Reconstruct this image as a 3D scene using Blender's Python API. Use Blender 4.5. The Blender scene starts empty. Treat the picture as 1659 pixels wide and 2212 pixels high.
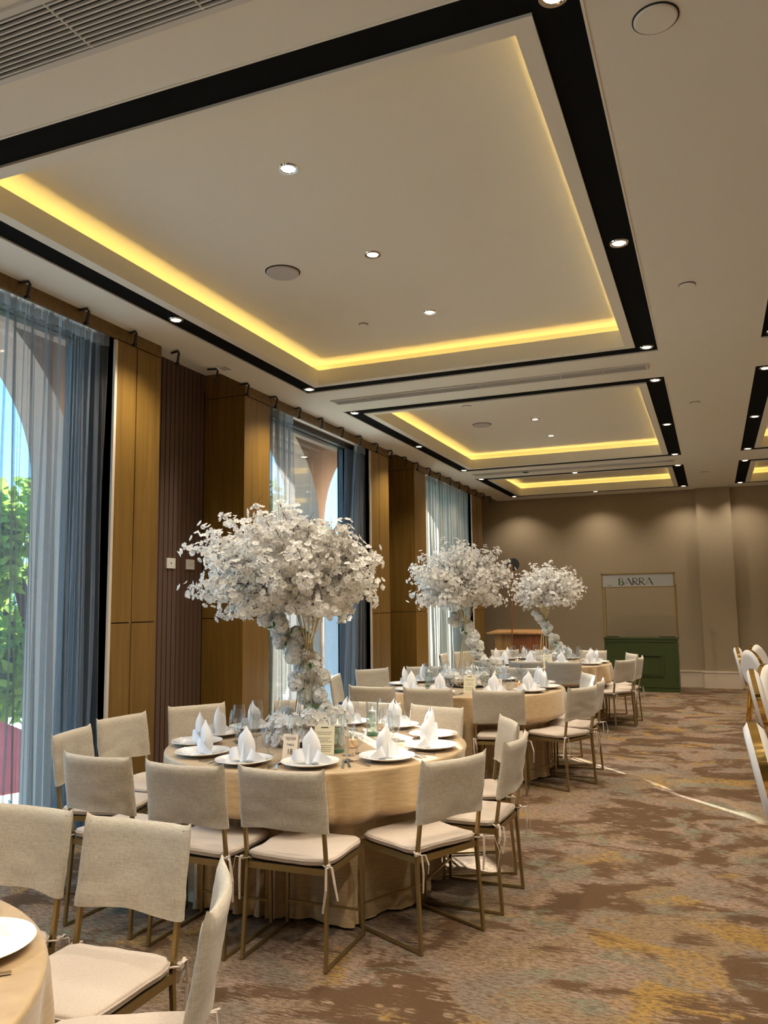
import bpy, bmesh, math, random
from mathutils import Vector, Matrix, noise
PI = math.pi
SC = bpy.context.scene
C = SC.collection
# ------------------------------------------------------------ camera
cam = bpy.data.objects.new('camera', bpy.data.cameras.new('camera')); C.objects.link(cam)
cam.data.sensor_fit = 'VERTICAL'; cam.data.sensor_height = 36; cam.data.lens = 1734.5/2212*36
cam.data.clip_start = .05; cam.data.clip_end = 300
rt, up, fw = Vector((.92574, .37799, -.01179)), Vector((.0541, -.10153, .99336)), Vector((-.37428, .92023, .11444))
cam.matrix_world = Matrix(((rt.x, up.x, -fw.x, 0), (rt.y, up.y, -fw.y, 0), (rt.z, up.z, -fw.z, 1.55), (0, 0, 0, 1)))
SC.camera = cam
# ------------------------------------------------------------ sky, sun, exposure
SC.view_settings.view_transform = 'Standard'; SC.view_settings.look = 'None'
SC.view_settings.gamma = 1; SC.view_settings.use_curve_mapping = False
SC.view_settings.exposure = 0.25
W = bpy.data.worlds.new('sky'); SC.world = W; W.use_nodes = True
nt = W.node_tree; nt.nodes.clear()
tc = nt.nodes.new('ShaderNodeTexCoord'); sx = nt.nodes.new('ShaderNodeSeparateXYZ'); cr = nt.nodes.new('ShaderNodeValToRGB')
bg = nt.nodes.new('ShaderNodeBackground'); wo = nt.nodes.new('ShaderNodeOutputWorld')
nt.links.new(tc.outputs['Generated'], sx.inputs[0]); nt.links.new(sx.outputs[2], cr.inputs[0])
nt.links.new(cr.outputs[0], bg.inputs[0]); nt.links.new(bg.outputs[0], wo.inputs[0])
cr.color_ramp.elements[0].position = 0; cr.color_ramp.elements[0].color = (.34, .68, .92, 1)
cr.color_ramp.elements[1].position = .5; cr.color_ramp.elements[1].color = (.03, .38, .82, 1)
bg.inputs[1].default_value = 5.6
sd = bpy.data.lights.new('sun', 'SUN'); sd.energy = 38; sd.angle = .01; sd.color = (1, .93, .8)
sun = bpy.data.objects.new('sun', sd); C.objects.link(sun)
SD = Vector((.64*math.cos(math.radians(24.5)), -.768*math.cos(math.radians(24.5)), -math.sin(math.radians(24.5)))).normalized()
sun.rotation_euler = SD.to_track_quat('-Z', 'Y').to_euler(); sun.location = (-20, 12, 12)
COVE = 13.0       # cove strip emission
SPOT = 90.0      # downlight power
cy = SC.cycles; cy.use_denoising = True; cy.use_adaptive_sampling = True; cy.adaptive_threshold = .02; cy.max_bounces = 8; cy.diffuse_bounces = 5; cy.glossy_bounces = 4
cy.transparent_max_bounces = 18; cy.transmission_bounces = 4; cy.sample_clamp_indirect = 4; cy.caustics_reflective = False; cy.caustics_refractive = False

# ------------------------------------------------------------ materials
MATS = {}
def col(c): return (c[0], c[1], c[2], 1)
def M(name, c, rough=.6, metal=0, spec=.5, emit=None, es=1, sheen=0, coat=0):
    m = bpy.data.materials.new(name); m.use_nodes = True; b = m.node_tree.nodes['Principled BSDF']
    b.inputs['Base Color'].default_value = col(c); b.inputs['Roughness'].default_value = rough
    b.inputs['Metallic'].default_value = metal; b.inputs['Specular IOR Level'].default_value = spec
    if sheen: b.inputs['Sheen Weight'].default_value = sheen
    if coat: b.inputs['Coat Weight'].default_value = coat
    if emit: b.inputs['Emission Color'].default_value = col(emit); b.inputs['Emission Strength'].default_value = es
    MATS[name] = m; return m
def veil(name, c, alpha, trans=.6):
    m = bpy.data.materials.new(name); m.use_nodes = True; t = m.node_tree; t.nodes.clear()
    o = t.nodes.new('ShaderNodeOutputMaterial'); tr = t.nodes.new('ShaderNodeBsdfTransparent')
    d = t.nodes.new('ShaderNodeBsdfDiffuse'); d.inputs[0].default_value = col(c); l = t.nodes.new('ShaderNodeBsdfTranslucent'); l.inputs[0].default_value = col(c)
    m1 = t.nodes.new('ShaderNodeMixShader'); m1.inputs[0].default_value = trans; m2 = t.nodes.new('ShaderNodeMixShader'); m2.inputs[0].default_value = alpha
    t.links.new(d.outputs[0], m1.inputs[1]); t.links.new(l.outputs[0], m1.inputs[2]); t.links.new(tr.outputs[0], m2.inputs[1]); t.links.new(m1.outputs[0], m2.inputs[2]); t.links.new(m2.outputs[0], o.inputs[0])
    MATS[name] = m; return m
def nd(m, t, **k):
    n = m.node_tree.nodes.new(t)
    for a, v in k.items(): setattr(n, a, v)
    return n
def lk(m, a, b): m.node_tree.links.new(a, b)
def coords(m, scale, gen='Object', rot=(0, 0, 0)):
    t = nd(m, 'ShaderNodeTexCoord'); mp = nd(m, 'ShaderNodeMapping'); mp.inputs['Scale'].default_value = scale
    mp.inputs['Rotation'].default_value = rot; lk(m, t.outputs[gen], mp.inputs[0]); return mp.outputs[0]
def noi(m, vec, scale, detail=4, rough=.5, dist=0):
    n = nd(m, 'ShaderNodeTexNoise'); n.inputs['Scale'].default_value = scale; n.inputs['Detail'].default_value = detail
    n.inputs['Roughness'].default_value = rough; n.inputs['Distortion'].default_value = dist
    lk(m, vec, n.inputs['Vector']); return n.outputs[0]
def ramp(m, fac, stops):
    r = nd(m, 'ShaderNodeValToRGB'); e = r.color_ramp.elements
    while len(e) < len(stops): e.new(.5)
    for i, (p, c) in enumerate(stops): e[i].position = p; e[i].color = col(c)
    lk(m, fac, r.inputs[0]); return r.outputs[0]
def bump(m, h, strength, dist=.002):
    b = nd(m, 'ShaderNodeBump'); b.inputs['Strength'].default_value = strength; b.inputs['Distance'].default_value = dist
    lk(m, h, b.inputs['Height']); lk(m, b.outputs[0], m.node_tree.nodes['Principled BSDF'].inputs['Normal'])
def setc(m, c): lk(m, c, m.node_tree.nodes['Principled BSDF'].inputs['Base Color'])
def mixc(m, f, a, b):
    n = nd(m, 'ShaderNodeMix', data_type='RGBA')
    for i, v in ((0, f), (6, a), (7, b)):
        if isinstance(v, (int, float)): n.inputs[i].default_value = v
        elif isinstance(v, tuple): n.inputs[i].default_value = col(v)
        else: lk(m, v, n.inputs[i])
    return n.outputs[2]
def math_(m, op, a, b=0.):
    n = nd(m, 'ShaderNodeMath', operation=op)
    for i, v in ((0, a), (1, b)):
        if isinstance(v, (int, float)): n.inputs[i].default_value = v
        else: lk(m, v, n.inputs[i])
    return n.outputs[0]
paint = M('ceiling_paint', (.79, .775, .70), .85)
trayp = M('tray_paint', (.78, .755, .67), .85)
band = M('black_band', (.010, .011, .012), 1, spec=.04)
slat_m = M('slat_brown', (.105, .062, .045), .5)
slatgap = M('slat_gap', (.02, .012, .008), .8)
cream = M('cream_trim', (.62, .52, .40), .5)
porc = M('porcelain', (.82, .80, .76), .12, coat=.5)
linen_w = M('white_napkin', (.86, .86, .88), .75, sheen=.2)
dark = M('dark_frame', (.03, .03, .028), .35)
blackm = M('black_metal', (.012, .012, .012), .4)
white_m = M('white_plastic', (.74, .72, .68), .45)
grille = M('grille_metal', (.62, .61, .58), .4)
slotd = M('dark_slot', (.02, .02, .02), .9)
lamp = M('lamp_glow', (1, .9, .7), .5, emit=(1, .80, .52), es=22)
led = M('led_glow', (1, .8, .3), .5, emit=(1, .70, .22), es=COVE)
flame = M('flame', (1, .7, .3), .5, emit=(1, .5, .15), es=12)
brass = M('brushed_brass', (.31, .225, .095), .36, metal=.85)
wire = M('gold_wire', (.75, .58, .28), .28, metal=.9)
goldm = M('polished_gold', (.95, .66, .22), .07, metal=1)
leath = M('white_leatherette', (.78, .74, .70), .4)
steel = M('steel', (.75, .73, .70), .15, metal=1)
petal = veil('petal', (.93, .91, .87), 1, .38)
petal2 = veil('rose_petal', (.93, .925, .90), 1, .18)
bark = M('twig_bark', (.06, .03, .022), .8)
leafg = M('leaf_green', (.09, .22, .045), .5)
wax = M('candle_wax', (.85, .62, .42), .5, emit=(1, .45, .15), es=.5)
paper = M('card_paper', (.80, .70, .58), .7)
paper2 = M('menu_paper', (.76, .70, .50), .7)
ink = M('ink', (.03, .025, .02), .7)
inkg = M('grey_ink', (.25, .24, .23), .7)
green = M('green_paint', (.032, .048, .011), .35)
greenl = M('leaf_print', (.10, .33, .09), .6)
signw = M('sign_panel', (.31, .305, .29), .5)
stucco = M('stucco', (.44, .325, .24), .9)
stuccow = M('white_stucco', (.78, .76, .74), .9)
rust = M('red_cloth', (.62, .12, .10), .8)
ground_m = M('terrace', (.55, .50, .43), .9)
green_glass = M('green_glass_base', (.08, .32, .2), .1)
skin_wax = M('white_wax', (.85, .8, .74), .4)
navy = M('dark_cushion_base', (.012, .014, .03), .8)
# wood
def wood(name, c1, c2, c3, axis='z', rough=.42):
    m = M(name, c2, rough)
    sc = {'z': (14, 14, .7), 'x': (.7, 14, 14)}[axis]
    v = coords(m, sc); n = noi(m, v, 1.6, 6, .6, .6); n2 = noi(m, coords(m, (.6, .6, .25)), 2, 2)
    base = ramp(m, n, [(.3, c1), (.52, c2), (.75, c3)])
    setc(m, mixc(m, math_(m, 'MULTIPLY', n2, .5), base, c1)); bump(m, n, .08); return m
oak = wood('oak_panel', (.135, .072, .012), (.20, .108, .018), (.26, .148, .030))
oakh = wood('oak_frieze', (.115, .060, .012), (.17, .09, .018), (.22, .125, .028), 'x')
podw = wood('podium_wood', (.22, .10, .03), (.42, .22, .07), (.52, .30, .11))
podr = wood('podium_front', (.17, .05, .014), (.26, .085, .022), (.33, .12, .035))
# wall paper
wallm = M('taupe_wallpaper', (.30, .225, .155), .75)
n = noi(wallm, coords(wallm, (1, 1, 60)), 12, 3); setc(wallm, ramp(wallm, n, [(.3, (.285, .215, .135)), (.7, (.325, .25, .158))]))
# fabric of the chair covers
linen = M('beige_linen', (.50, .425, .33), .85, sheen=.15)
a = noi(linen, coords(linen, (260, 260, 30)), 1, 2); b_ = noi(linen, coords(linen, (30, 30, 260)), 1, 2)
ab = math_(linen, 'ADD', a, b_); setc(linen, ramp(linen, math_(linen, 'MULTIPLY', ab, .5), [(.35, (.36, .31, .235)), (.65, (.50, .44, .35))])); bump(linen, ab, .35, .0008)
linen2 = M('seat_linen', (.56, .46, .36), .85, sheen=.15)
a = noi(linen2, coords(linen2, (150, 150, 150)), 1, 3); setc(linen2, ramp(linen2, a, [(.3, (.46, .375, .30)), (.7, (.53, .44, .355))])); bump(linen2, a, .4, .001)
# satin table cloth
satin = M('champagne_satin', (.56, .40, .22), .42, spec=.6, sheen=.3)
a = noi(satin, coords(satin, (3, 3, 22), 'Object', (0, .35, 0)), 5, 5, .6); setc(satin, ramp(satin, a, [(.3, (.38, .25, .115)), (.7, (.50, .35, .185))])); bump(satin, a, .35, .004)
# carpet
carpet = M('patterned_carpet', (.35, .27, .2), .95, spec=.15)
v1 = coords(carpet, (1, 1, 1), 'Object')
rag = noi(carpet, coords(carpet, (11, 62, 1)), 1.0, 7, .75)          # woven streaks across the hall
ragc = math_(carpet, 'MULTIPLY', math_(carpet, 'SUBTRACT', rag, .5), .62)
def blob(scale, off, dist=.8, stretch=(1, 1.25, 1)):
    t = nd(carpet, 'ShaderNodeTexCoord'); mp = nd(carpet, 'ShaderNodeMapping'); mp.inputs['Location'].default_value = off; mp.inputs['Scale'].default_value = stretch
    lk(carpet, t.outputs['Object'], mp.inputs[0]); return math_(carpet, 'ADD', noi(carpet, mp.outputs[0], scale, 3, .5, dist), ragc)
def thr(f, lo, hi): return ramp(carpet, f, [(lo, (0, 0, 0)), (hi, (1, 1, 1))])
fine = noi(carpet, coords(carpet, (60, 160, 1)), 1, 3)
base = mixc(carpet, thr(blob(1.2, (3, 1, 0)), .42, .60), (.265, .185, .135), (.225, .155, .083))
base = mixc(carpet, thr(blob(2.4, (9, 4, 0)), .52, .58), base, (.20, .16, .122))
base = mixc(carpet, thr(blob(1.6, (21, 7, 0)), .57, .63), base, (.30, .18, .045))
# flower medallions: ring of petals cut out of the dark ground
vo = nd(carpet, 'ShaderNodeTexVoronoi'); vo.inputs['Scale'].default_value = 1.0; vo.inputs['Randomness'].default_value = .8; lk(carpet, v1, vo.inputs['Vector'])
wv = nd(carpet, 'ShaderNodeTexVoronoi'); wv.inputs['Scale'].default_value = 9; lk(carpet, coords(carpet, (1, 1.3, 1)), wv.inputs['Vector'])
petals = math_(carpet, 'ADD', wv.outputs[0], math_(carpet, 'MULTIPLY', ragc, .5))
brown = math_(carpet, 'ADD', blob(1.7, (0, 0, 0), 1.4), math_(carpet, 'MULTIPLY', math_(carpet, 'SUBTRACT', .36, vo.outputs[0]), .10))
bm = thr(brown, .485, .525)
pm = ramp(carpet, petals, [(.22, (0, 0, 0)), (.27, (1, 1, 1))])
edge = thr(brown, .57, .60)
keep = nd(carpet, 'ShaderNodeMath', operation='MAXIMUM'); lk(carpet, pm, keep.inputs[0]); lk(carpet, edge, keep.inputs[1])
base = mixc(carpet, math_(carpet, 'MULTIPLY', bm, keep.outputs[0]), base, (.075, .040, .017))
base = mixc(carpet, thr(blob(2.2, (5, 15, 0)), .60, .64), base, (.165, .165, .115))
base = mixc(carpet, ramp(carpet, fine, [(.3, (0, 0, 0)), (.75, (.45, .45, .45))]), base, (.11, .065, .035))
sp = math_(carpet, 'ADD', noi(carpet, coords(carpet, (26, 95, 1)), 1, 5, .7), 0.)
setc(carpet, mixc(carpet, ramp(carpet, sp, [(.47, (0, 0, 0)), (.58, (.8, .8, .8))]), base, (.088, .05, .026))); bump(carpet, fine, .6, .006)
# stucco grain
for m in (stucco, stuccow): bump(m, noi(m, coords(m, (1, 1, 1)), 40, 4), .6, .01)
# glass that lets light straight through, with mirror-like sheen at glancing angles
def clear(name, tint=(.97, .98, .98), gl=.06, ior=1.45):
    m = bpy.data.materials.new(name); m.use_nodes = True; t = m.node_tree; t.nodes.clear()
    o = t.nodes.new('ShaderNodeOutputMaterial'); tr = t.nodes.new('ShaderNodeBsdfTransparent'); g = t.nodes.new('ShaderNodeBsdfGlossy')
    tr.inputs[0].default_value = col(tint); g.inputs['Roughness'].default_value = .03
    f = t.nodes.new('ShaderNodeLayerWeight'); mx = t.nodes.new('ShaderNodeMixShader')
    pw = t.nodes.new('ShaderNodeMath'); pw.operation = 'POWER'; pw.inputs[1].default_value = 2.6; t.links.new(f.outputs['Facing'], pw.inputs[0])
    ma = t.nodes.new('ShaderNodeMath'); ma.operation = 'MULTIPLY_ADD'; ma.inputs[1].default_value = .75; ma.inputs[2].default_value = gl; t.links.new(pw.outputs[0], ma.inputs[0])
    t.links.new(ma.outputs[0], mx.inputs[0]); t.links.new(tr.outputs[0], mx.inputs[1]); t.links.new(g.outputs[0], mx.inputs[2]); t.links.new(mx.outputs[0], o.inputs[0])
    MATS[name] = m; return m
glass = clear('drinking_glass', (.94, .955, .96), .09)
pane_m = clear('window_pane', (.90, .93, .95), ior=1.3)
water = clear('water', (.86, .95, .90), ior=1.33)
sheer = veil('sheer_curtain', (.24, .235, .23), .42)
sheer3 = veil('drawn_curtain', (.38, .36, .30), .86)
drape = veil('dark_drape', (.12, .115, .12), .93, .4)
tape = veil('heading_tape', (.55, .55, .55), .6)
foli = veil('foliage', (.30, .46, .09), 1, .55)
foli2 = veil('foliage_dark', (.14, .27, .07), 1, .5)

# ------------------------------------------------------------ mesh helper
class MB:
    def __init__(s): s.v = []; s.f = []
    def add(s, vs, fs, mat=None):
        o = len(s.v); s.v += [tuple(mat @ Vector(x)) if mat else tuple(x) for x in vs]; s.f += [tuple(o+i for i in f) for f in fs]; return s
    def box(s, x0, y0, z0, x1, y1, z1, mat=None):
        vs = [(x, y, z) for z in (z0, z1) for x, y in ((x0, y0), (x1, y0), (x1, y1), (x0, y1))]
        return s.add(vs, [(3, 2, 1, 0), (4, 5, 6, 7), (0, 1, 5, 4), (1, 2, 6, 5), (2, 3, 7, 6), (3, 0, 4, 7)], mat)
    def tube(s, pts, r, n=8, cap=True, flat=None):
        pts = [Vector(p) for p in pts]; rs = r if isinstance(r, (list, tuple)) else [r]*len(pts); o = len(s.v); u = None
        for i, p in enumerate(pts):
            t = (pts[min(i+1, len(pts)-1)] - pts[max(i-1, 0)])
            t = t.normalized() if t.length > 1e-9 else Vector((0, 0, 1))
            if u is None:
                u = t.cross(Vector((0, 0, 1)) if abs(t.z) < .9 else Vector((1, 0, 0))).normalized()
            u = (u - t*u.dot(t)).normalized(); w = t.cross(u)
            for k in range(n):
                a = 2*PI*(k+.5)/n; s.v.append(tuple(p + u*math.cos(a)*rs[i] + w*math.sin(a)*rs[i]*(flat or 1)))
        for i in range(len(pts)-1):
            for k in range(n):
                a, b = o+i*n+k, o+i*n+(k+1) % n; s.f.append((a, b, b+n, a+n))
        if cap: s.f.append(tuple(o+k for k in range(n))[::-1]); s.f.append(tuple(o+(len(pts)-1)*n+k for k in range(n)))
        return s
    def lathe(s, prof, n=24, mat=None, cap=False):
        vs = [(r*math.cos(2*PI*k/n), r*math.sin(2*PI*k/n), z) for r, z in prof for k in range(n)]; fs = []
        for i in range(len(prof)-1):
            for k in range(n): fs.append((i*n+k, i*n+(k+1) % n, (i+1)*n+(k+1) % n, (i+1)*n+k))
        if cap: fs.append(tuple(range(n))[::-1]); fs.append(tuple((len(prof)-1)*n+k for k in range(n)))
        return s.add(vs, fs, mat)
    def grid(s, fn, nu, nv, wrap=False):
        o = len(s.v)
        for j in range(nv+1):
            for i in range(nu+(0 if wrap else 1)): s.v.append(tuple(fn(i/nu, j/nv)))
        w = nu if wrap else nu+1
        for j in range(nv):
            for i in range(nu):
                a = o+j*w+i; b = o+j*w+(i+1) % w; s.f.append((a, b, b+w, a+w))
        return s
    def mesh(s, name, mat, smooth=False):
        me = bpy.data.meshes.new(name); me.from_pydata(s.v, [], s.f); me.materials.append(mat)
        if smooth:
            me.polygons.foreach_set('use_smooth', [True]*len(me.polygons))
            try: me.set_sharp_from_angle(angle=math.radians(smooth if smooth is not True else 40))
            except Exception: pass
        me.update(); return me
    def obj(s, name, mat, parent=None, smooth=False, **props): return mk(name, s.mesh(name, mat, smooth), parent, **props)
def mk(name, data, parent=None, **props):
    o = bpy.data.objects.new(name, data); C.objects.link(o); o.parent = parent
    for k, v in props.items():
        if v is not None: o[k] = v
    return o
def thing(name, label, cat, loc=(0, 0, 0), rz=0, group=None):
    o = mk(name, None, None, label=label, category=cat, group=group); o.location = loc; o.rotation_euler = (0, 0, rz); o.empty_display_size = .1; return o
KIDS = {}
def kids(o):
    return [c for c in C.objects if c.parent == o]
def freeze(o):
    KIDS[o.name] = [(c, kids(c)) for c in kids(o)]
def dup(root, loc, rz, label, group=None, name=None):
    r = root.copy(); C.objects.link(r); r.location = loc; r.rotation_euler = (0, 0, rz); r['label'] = label
    if group: r['group'] = group
    for c, gs in KIDS[root.name]:
        d = c.copy(); C.objects.link(d); d.parent = r
        for g in gs:
            e = g.copy(); C.objects.link(e); e.parent = d
    return r
USED = set()
def put(proto, loc, rz, label, group=None):
    if proto.name not in KIDS: freeze(proto)
    if proto.name not in USED:
        USED.add(proto.name); proto.location = loc; proto.rotation_euler = (0, 0, rz); proto['label'] = label
        if group: proto['group'] = group
        return proto
    return dup(proto, loc, rz, label, group)
def struct(name, mb, mat, parent=None, smooth=False):
    return mb.obj(name, mat, parent, smooth, kind=None if parent else 'structure')
def empty_struct(name):
    return mk(name, None, None, kind='structure')
def text(name, body, size, mat, parent, loc, rot, ext=.0006, align='CENTER', sx=1, bold=0, **props):
    cu = bpy.data.curves.new(name, 'FONT'); cu.body = body; cu.size = size; cu.extrude = ext; cu.align_x = align; cu.align_y = 'CENTER'; cu.offset = bold
    t = bpy.data.objects.new(name, cu); C.objects.link(t)
    dg = bpy.context.evaluated_depsgraph_get(); me = bpy.data.meshes.new_from_object(t.evaluated_get(dg)); bpy.data.objects.remove(t)
    me.materials.clear(); me.materials.append(mat); o = mk(name, me, parent, **props); o.location = loc; o.rotation_euler = rot; o.scale = (sx, 1, 1); return o

ZC = 3.6; XW = -3.94; XB = -4.38; YF = 15.80; YB = -4.6; XR = 4.6
# ============================================================ STRUCTURE
fl = MB().box(XB-.1, YB-.1, -.1, XR+.1, YF+.1, 0); struct('floor', fl, carpet)
# ceiling with recessed trays
TY = [(-1.8, 1.62), (2.44, 6.80), (7.62, 11.98), (12.78, 15.38)]
TX = [(-3.56, -.31), (.45, 3.70)]
ceil_mb = MB()
xs = [XW, TX[0][0], TX[0][1], TX[1][0], TX[1][1], XR+.1]; ys = [YB-.1] + [y for t in TY for y in t] + [YF+.1]
for i in range(5):
    for j in range(len(ys)-1):
        if i in (1, 3) and j % 2 == 1: continue
        ceil_mb.box(xs[i], ys[j], ZC, xs[i+1], ys[j+1], ZC+.02)
ceiling = struct('ceiling', ceil_mb, paint)
struct('roof_slab', MB().box(XB-.1, YB-.1, 3.95, XR+.1, YF+.1, 4.1), paint, ceiling)
BW = .17
for x0, x1 in TX:
    for y0, y1 in TY:
        b = MB(); zb = ZC+.008      # black band, slightly recessed
        b.box(x0, y0, zb, x1, y0+BW, zb+.02).box(x0, y1-BW, zb, x1, y1, zb+.02).box(x0, y0+BW, zb, x0+BW, y1-BW, zb+.02).box(x1-BW, y0+BW, zb, x1, y1-BW, zb+.02)
        struct('recess_band', b, band, ceiling)
        e = MB()                     # outer edge of the recess
        e.box(x0-.006, y0-.006, ZC-.003, x1+.006, y0+.004, zb).box(x0-.006, y1-.004, ZC-.003, x1+.006, y1+.006, zb).box(x0-.006, y0+.004, ZC-.003, x0+.004, y1-.004, zb).box(x1-.004, y0+.004, ZC-.003, x1+.006, y1-.004, zb)
        struct('recess_edge', e, paint, ceiling)
        fr = MB(); a0, a1, c0, c1 = x0+BW, x1-BW, y0+BW, y1-BW; w = .075; zt = ZC+.135
        # white frame: flat lip and upstand, trough floor behind, back wall
        for (p0, q0, p1, q1) in ((a0, c0, a1, c0+w), (a0, c1-w, a1, c1), (a0, c0+w, a0+w, c1-w), (a1-w, c0+w, a1, c1-w)):
            fr.box(p0, q0, ZC-.005, p1, q1, ZC+.046)
        for (p0, q0, p1, q1) in ((a0+w-.012, c0+w-.012, a1-w+.012, c0+w), (a0+w-.012, c1-w, a1-w+.012, c1-w+.012), (a0+w-.012, c0+w, a0+w, c1-w), (a1-w, c0+w, a1-w+.012, c1-w)):
            fr.box(p0, q0, ZC+.046, p1, q1, zt)
        g = .07
        for (p0, q0, p1, q1) in ((a0-g, c0-g, a1+g, c0-g+.01), (a0-g, c1+g-.01, a1+g, c1+g), (a0-g, c0-g, a0-g+.01, c1+g), (a1+g-.01, c0-g, a1+g, c1+g)):
            fr.box(p0, q0, ZC+.045, p1, q1, 3.83)
        for (p0, q0, p1, q1) in ((a0-g, c0-g, a1+g, c0+.005), (a0-g, c1-.005, a1+g, c1+g), (a0-g, c0, a0+.005, c1), (a1-.005, c0, a1+g, c1)):
            fr.box(p0, q0, ZC+.045, p1, q1, ZC+.055)
        struct('tray_frame', fr, trayp, ceiling)
        struct('tray_panel', MB().box(a0-g, c0-g, 3.82, a1+g, c1+g, 3.84), trayp, ceiling)
        s = MB(); h = .012; zl = ZC+.060; k = -.02
        s.box(a0+k, c0+k, zl, a1-k, c0+k+h, zl+.006).box(a0+k, c1-k-h, zl, a1-k, c1-k, zl+.006).box(a0+k, c0+k, zl, a0+k+h, c1-k, zl+.006).box(a1-k-h, c0+k, zl, a1-k, c1-k, zl+.006)
        struct('led_strip', s, led, ceiling)
# far wall with pilaster and baseboards
struct('wall_far', MB().box(XB-.1, YF, 0, XR+.1, YF+.1, 4.0), wallm)
struct('trim_1', MB().box(-.21, 15.68, .30, .37, YF, ZC), wallm)          # pilaster
bb = MB().box(XB, YF-.025, 0, -.21, YF, .27).box(XB, YF-.035, .27, -.21, YF, .30).box(.37, YF-.025, 0, XR, YF, .27).box(.37, YF-.035, .27, XR, YF, .30)
bb.box(-.235, 15.655, 0, .395, 15.80, .27).box(-.245, 15.645, .27, .405, 15.80, .30)
struct('baseboard_far', bb, cream)
struct('wall_right', MB().box(XR, YB, 0, XR+.1, YF, 4.0), wallm)
struct('baseboard_right', MB().box(XR-.025, YB, 0, XR, YF-.04, .30), cream)
struct('wall_back', MB().box(XB-.1, YB-.1, 0, XR+.1, YB, 4.0), wallm)
# ---- left wall
wl = empty_struct('wall_left')
PER = 4.65
core = MB(); panels = []; slats = []
niches = []
winspan = []
for k in (-2, -1, 0, 1, 2):
    o = PER*k
    A0, A1, N1, B1 = 4.53+o, 5.05+o, 6.28+o, 6.74+o      # column a, niche, column b, window to 9.2+o
    if k == 1: A0, A1, N1, B1 = 9.24, 9.86, 10.86, 11.36
    if k == 2: A0, A1, N1, B1 = 13.87, 14.56, YF, YF
    if k == -2: A0 = YB
    niches.append((A1, N1)); zt = ZC
    if A0 < A1: core.box(XB-.02, A0, 0, XW-.02, A1, zt)
    core.box(XB-.04, A1, 0, XB-.015, N1, 3.95)
    if B1 > N1: core.box(XB-.02, N1+.012, 0, XW-.02, B1, zt)
    panels.append((A0, A1, 2)); 
    if B1 > N1: panels.append((N1, B1, 1))
struct('wall_core', core, slatgap, wl)
def vpanel(y0, y1, z0, z1): MB().box(XW-.02, y0, z0, XW, y1, z1).obj('panel', oak, wl)
for y0, y1, n_ in panels:
    if y1 < 1: continue
    yy = [y0+.028 if n_ == 2 and y0 > 1 else y0, y0+(y1-y0)*.46, y1] if n_ == 2 else [y0, y1]
    for i in range(n_):
        for z0, z1 in ((0.0, 1.437), (1.445, 3.50)):
            vpanel(yy[i]+(.006 if i else 0), yy[i+1]-(.006 if i < n_-1 else 0), z0, z1)
    if n_ == 2:
        MB().box(XW-.02, yy[1]-.004, 0, XW-.008, yy[1]+.004, 1.9).obj('joint_strip', cream, wl)
        MB().box(XW-.022, y0, 0, XW-.001, y0+.026, 3.50).obj('edge_strip', cream, wl)
# sides of columns facing the camera (far side of each niche) and window jambs
for (A1, N1) in niches[:-1]:
    if N1 < 1: continue
    for z0, z1 in ((0.0, 1.437), (1.445, 3.50), (3.508, 3.95)):
        MB().box(XB, N1, z0, XW-.02, N1+.012, z1).obj('side_panel', oak, wl)
    MB().box(XB, A1, 0, XW-.02, A1+.002, 3.9).obj('side_panel', oak, wl)
# frieze along the top of the windows and columns
for (f0, f1) in ((YB, -.02), (-.0, 2.0), (2.0, 4.75), (4.754, 5.05), (6.28, 6.74), (6.744, 8.0), (8.004, 9.24), (9.244, 9.86), (10.86, 11.36), (11.364, 12.6), (12.604, 14.56)):
    MB().box(XW-.02, f0, 3.508, XW+.004, f1, ZC).obj('frieze_board', oakh, wl)
# niches: ceiling, slats
for i, (A1, N1) in enumerate(niches):
    MB().box(XB-.02, A1, 3.74, XW-.0, N1, 3.76).obj('niche_ceiling', paint, wl)
    MB().box(XW-.015, A1, ZC+.02, XW, N1, 3.76).obj('niche_edge', paint, wl)
sm = MB().box(-.012, 0, 0, .0, .052, 3.74).mesh('slat', slat_m)
for i, (A1, N1) in enumerate(niches):
    if i not in (2, 3): continue
    y = A1+.008
    while y+.052 < N1:
        s = mk('slat', sm, wl); s.location = (XB+.004, y, 0); y += .064
# windows
WIN = [(-2.57, -.11), (2.09, 4.53), (6.74, 9.24), (11.36, 13.87)]
for wi, (y0, y1) in enumerate(WIN):
    w = empty_struct('window_%d' % (wi+1))
    fr = MB(); X0, X1 = -4.36, -4.30
    fr.box(X0, y0, 0, X1, y0+.05, 3.6).box(X0, y1-.05, 0, X1, y1, 3.6).box(X0, y0, 0, X1, y1, .07).box(X0, y0, 3.53, X1, y1, 3.6)
    fr.obj('window_frame', dark, w)
    MB().box(-4.335, y0+.05, .07, -4.325, y1-.05, 3.53).obj('pane', pane_m, w)
    ym = (y0+y1)/2+(.60 if wi == 3 else -.76); MB().box(X0, ym, .07, X1, ym+.03, 3.53).obj('mullion', dark, w)
    # reveals and curtain pocket
    MB().box(XB, y0, 3.56, XW-.02, y1, 3.6).obj('pocket_board', cream, w)
    MB().box(-4.06, y0+.01, 3.535, -3.98, y1-.01, 3.56).obj('curtain_rail', white_m, w)
    MB().box(-4.20, y0+.01, 3.50, -4.14, y1-.01, 3.56).obj('curtain_rail', dark, w)
    MB().box(XB-.02, y1, 0, XW-.021, y1+.01, ZC).obj('jamb', dark, w)
    MB().box(XB-.15, y0, 3.6, XB-.02, y1, 3.95).obj('lintel', stucco, w)
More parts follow.
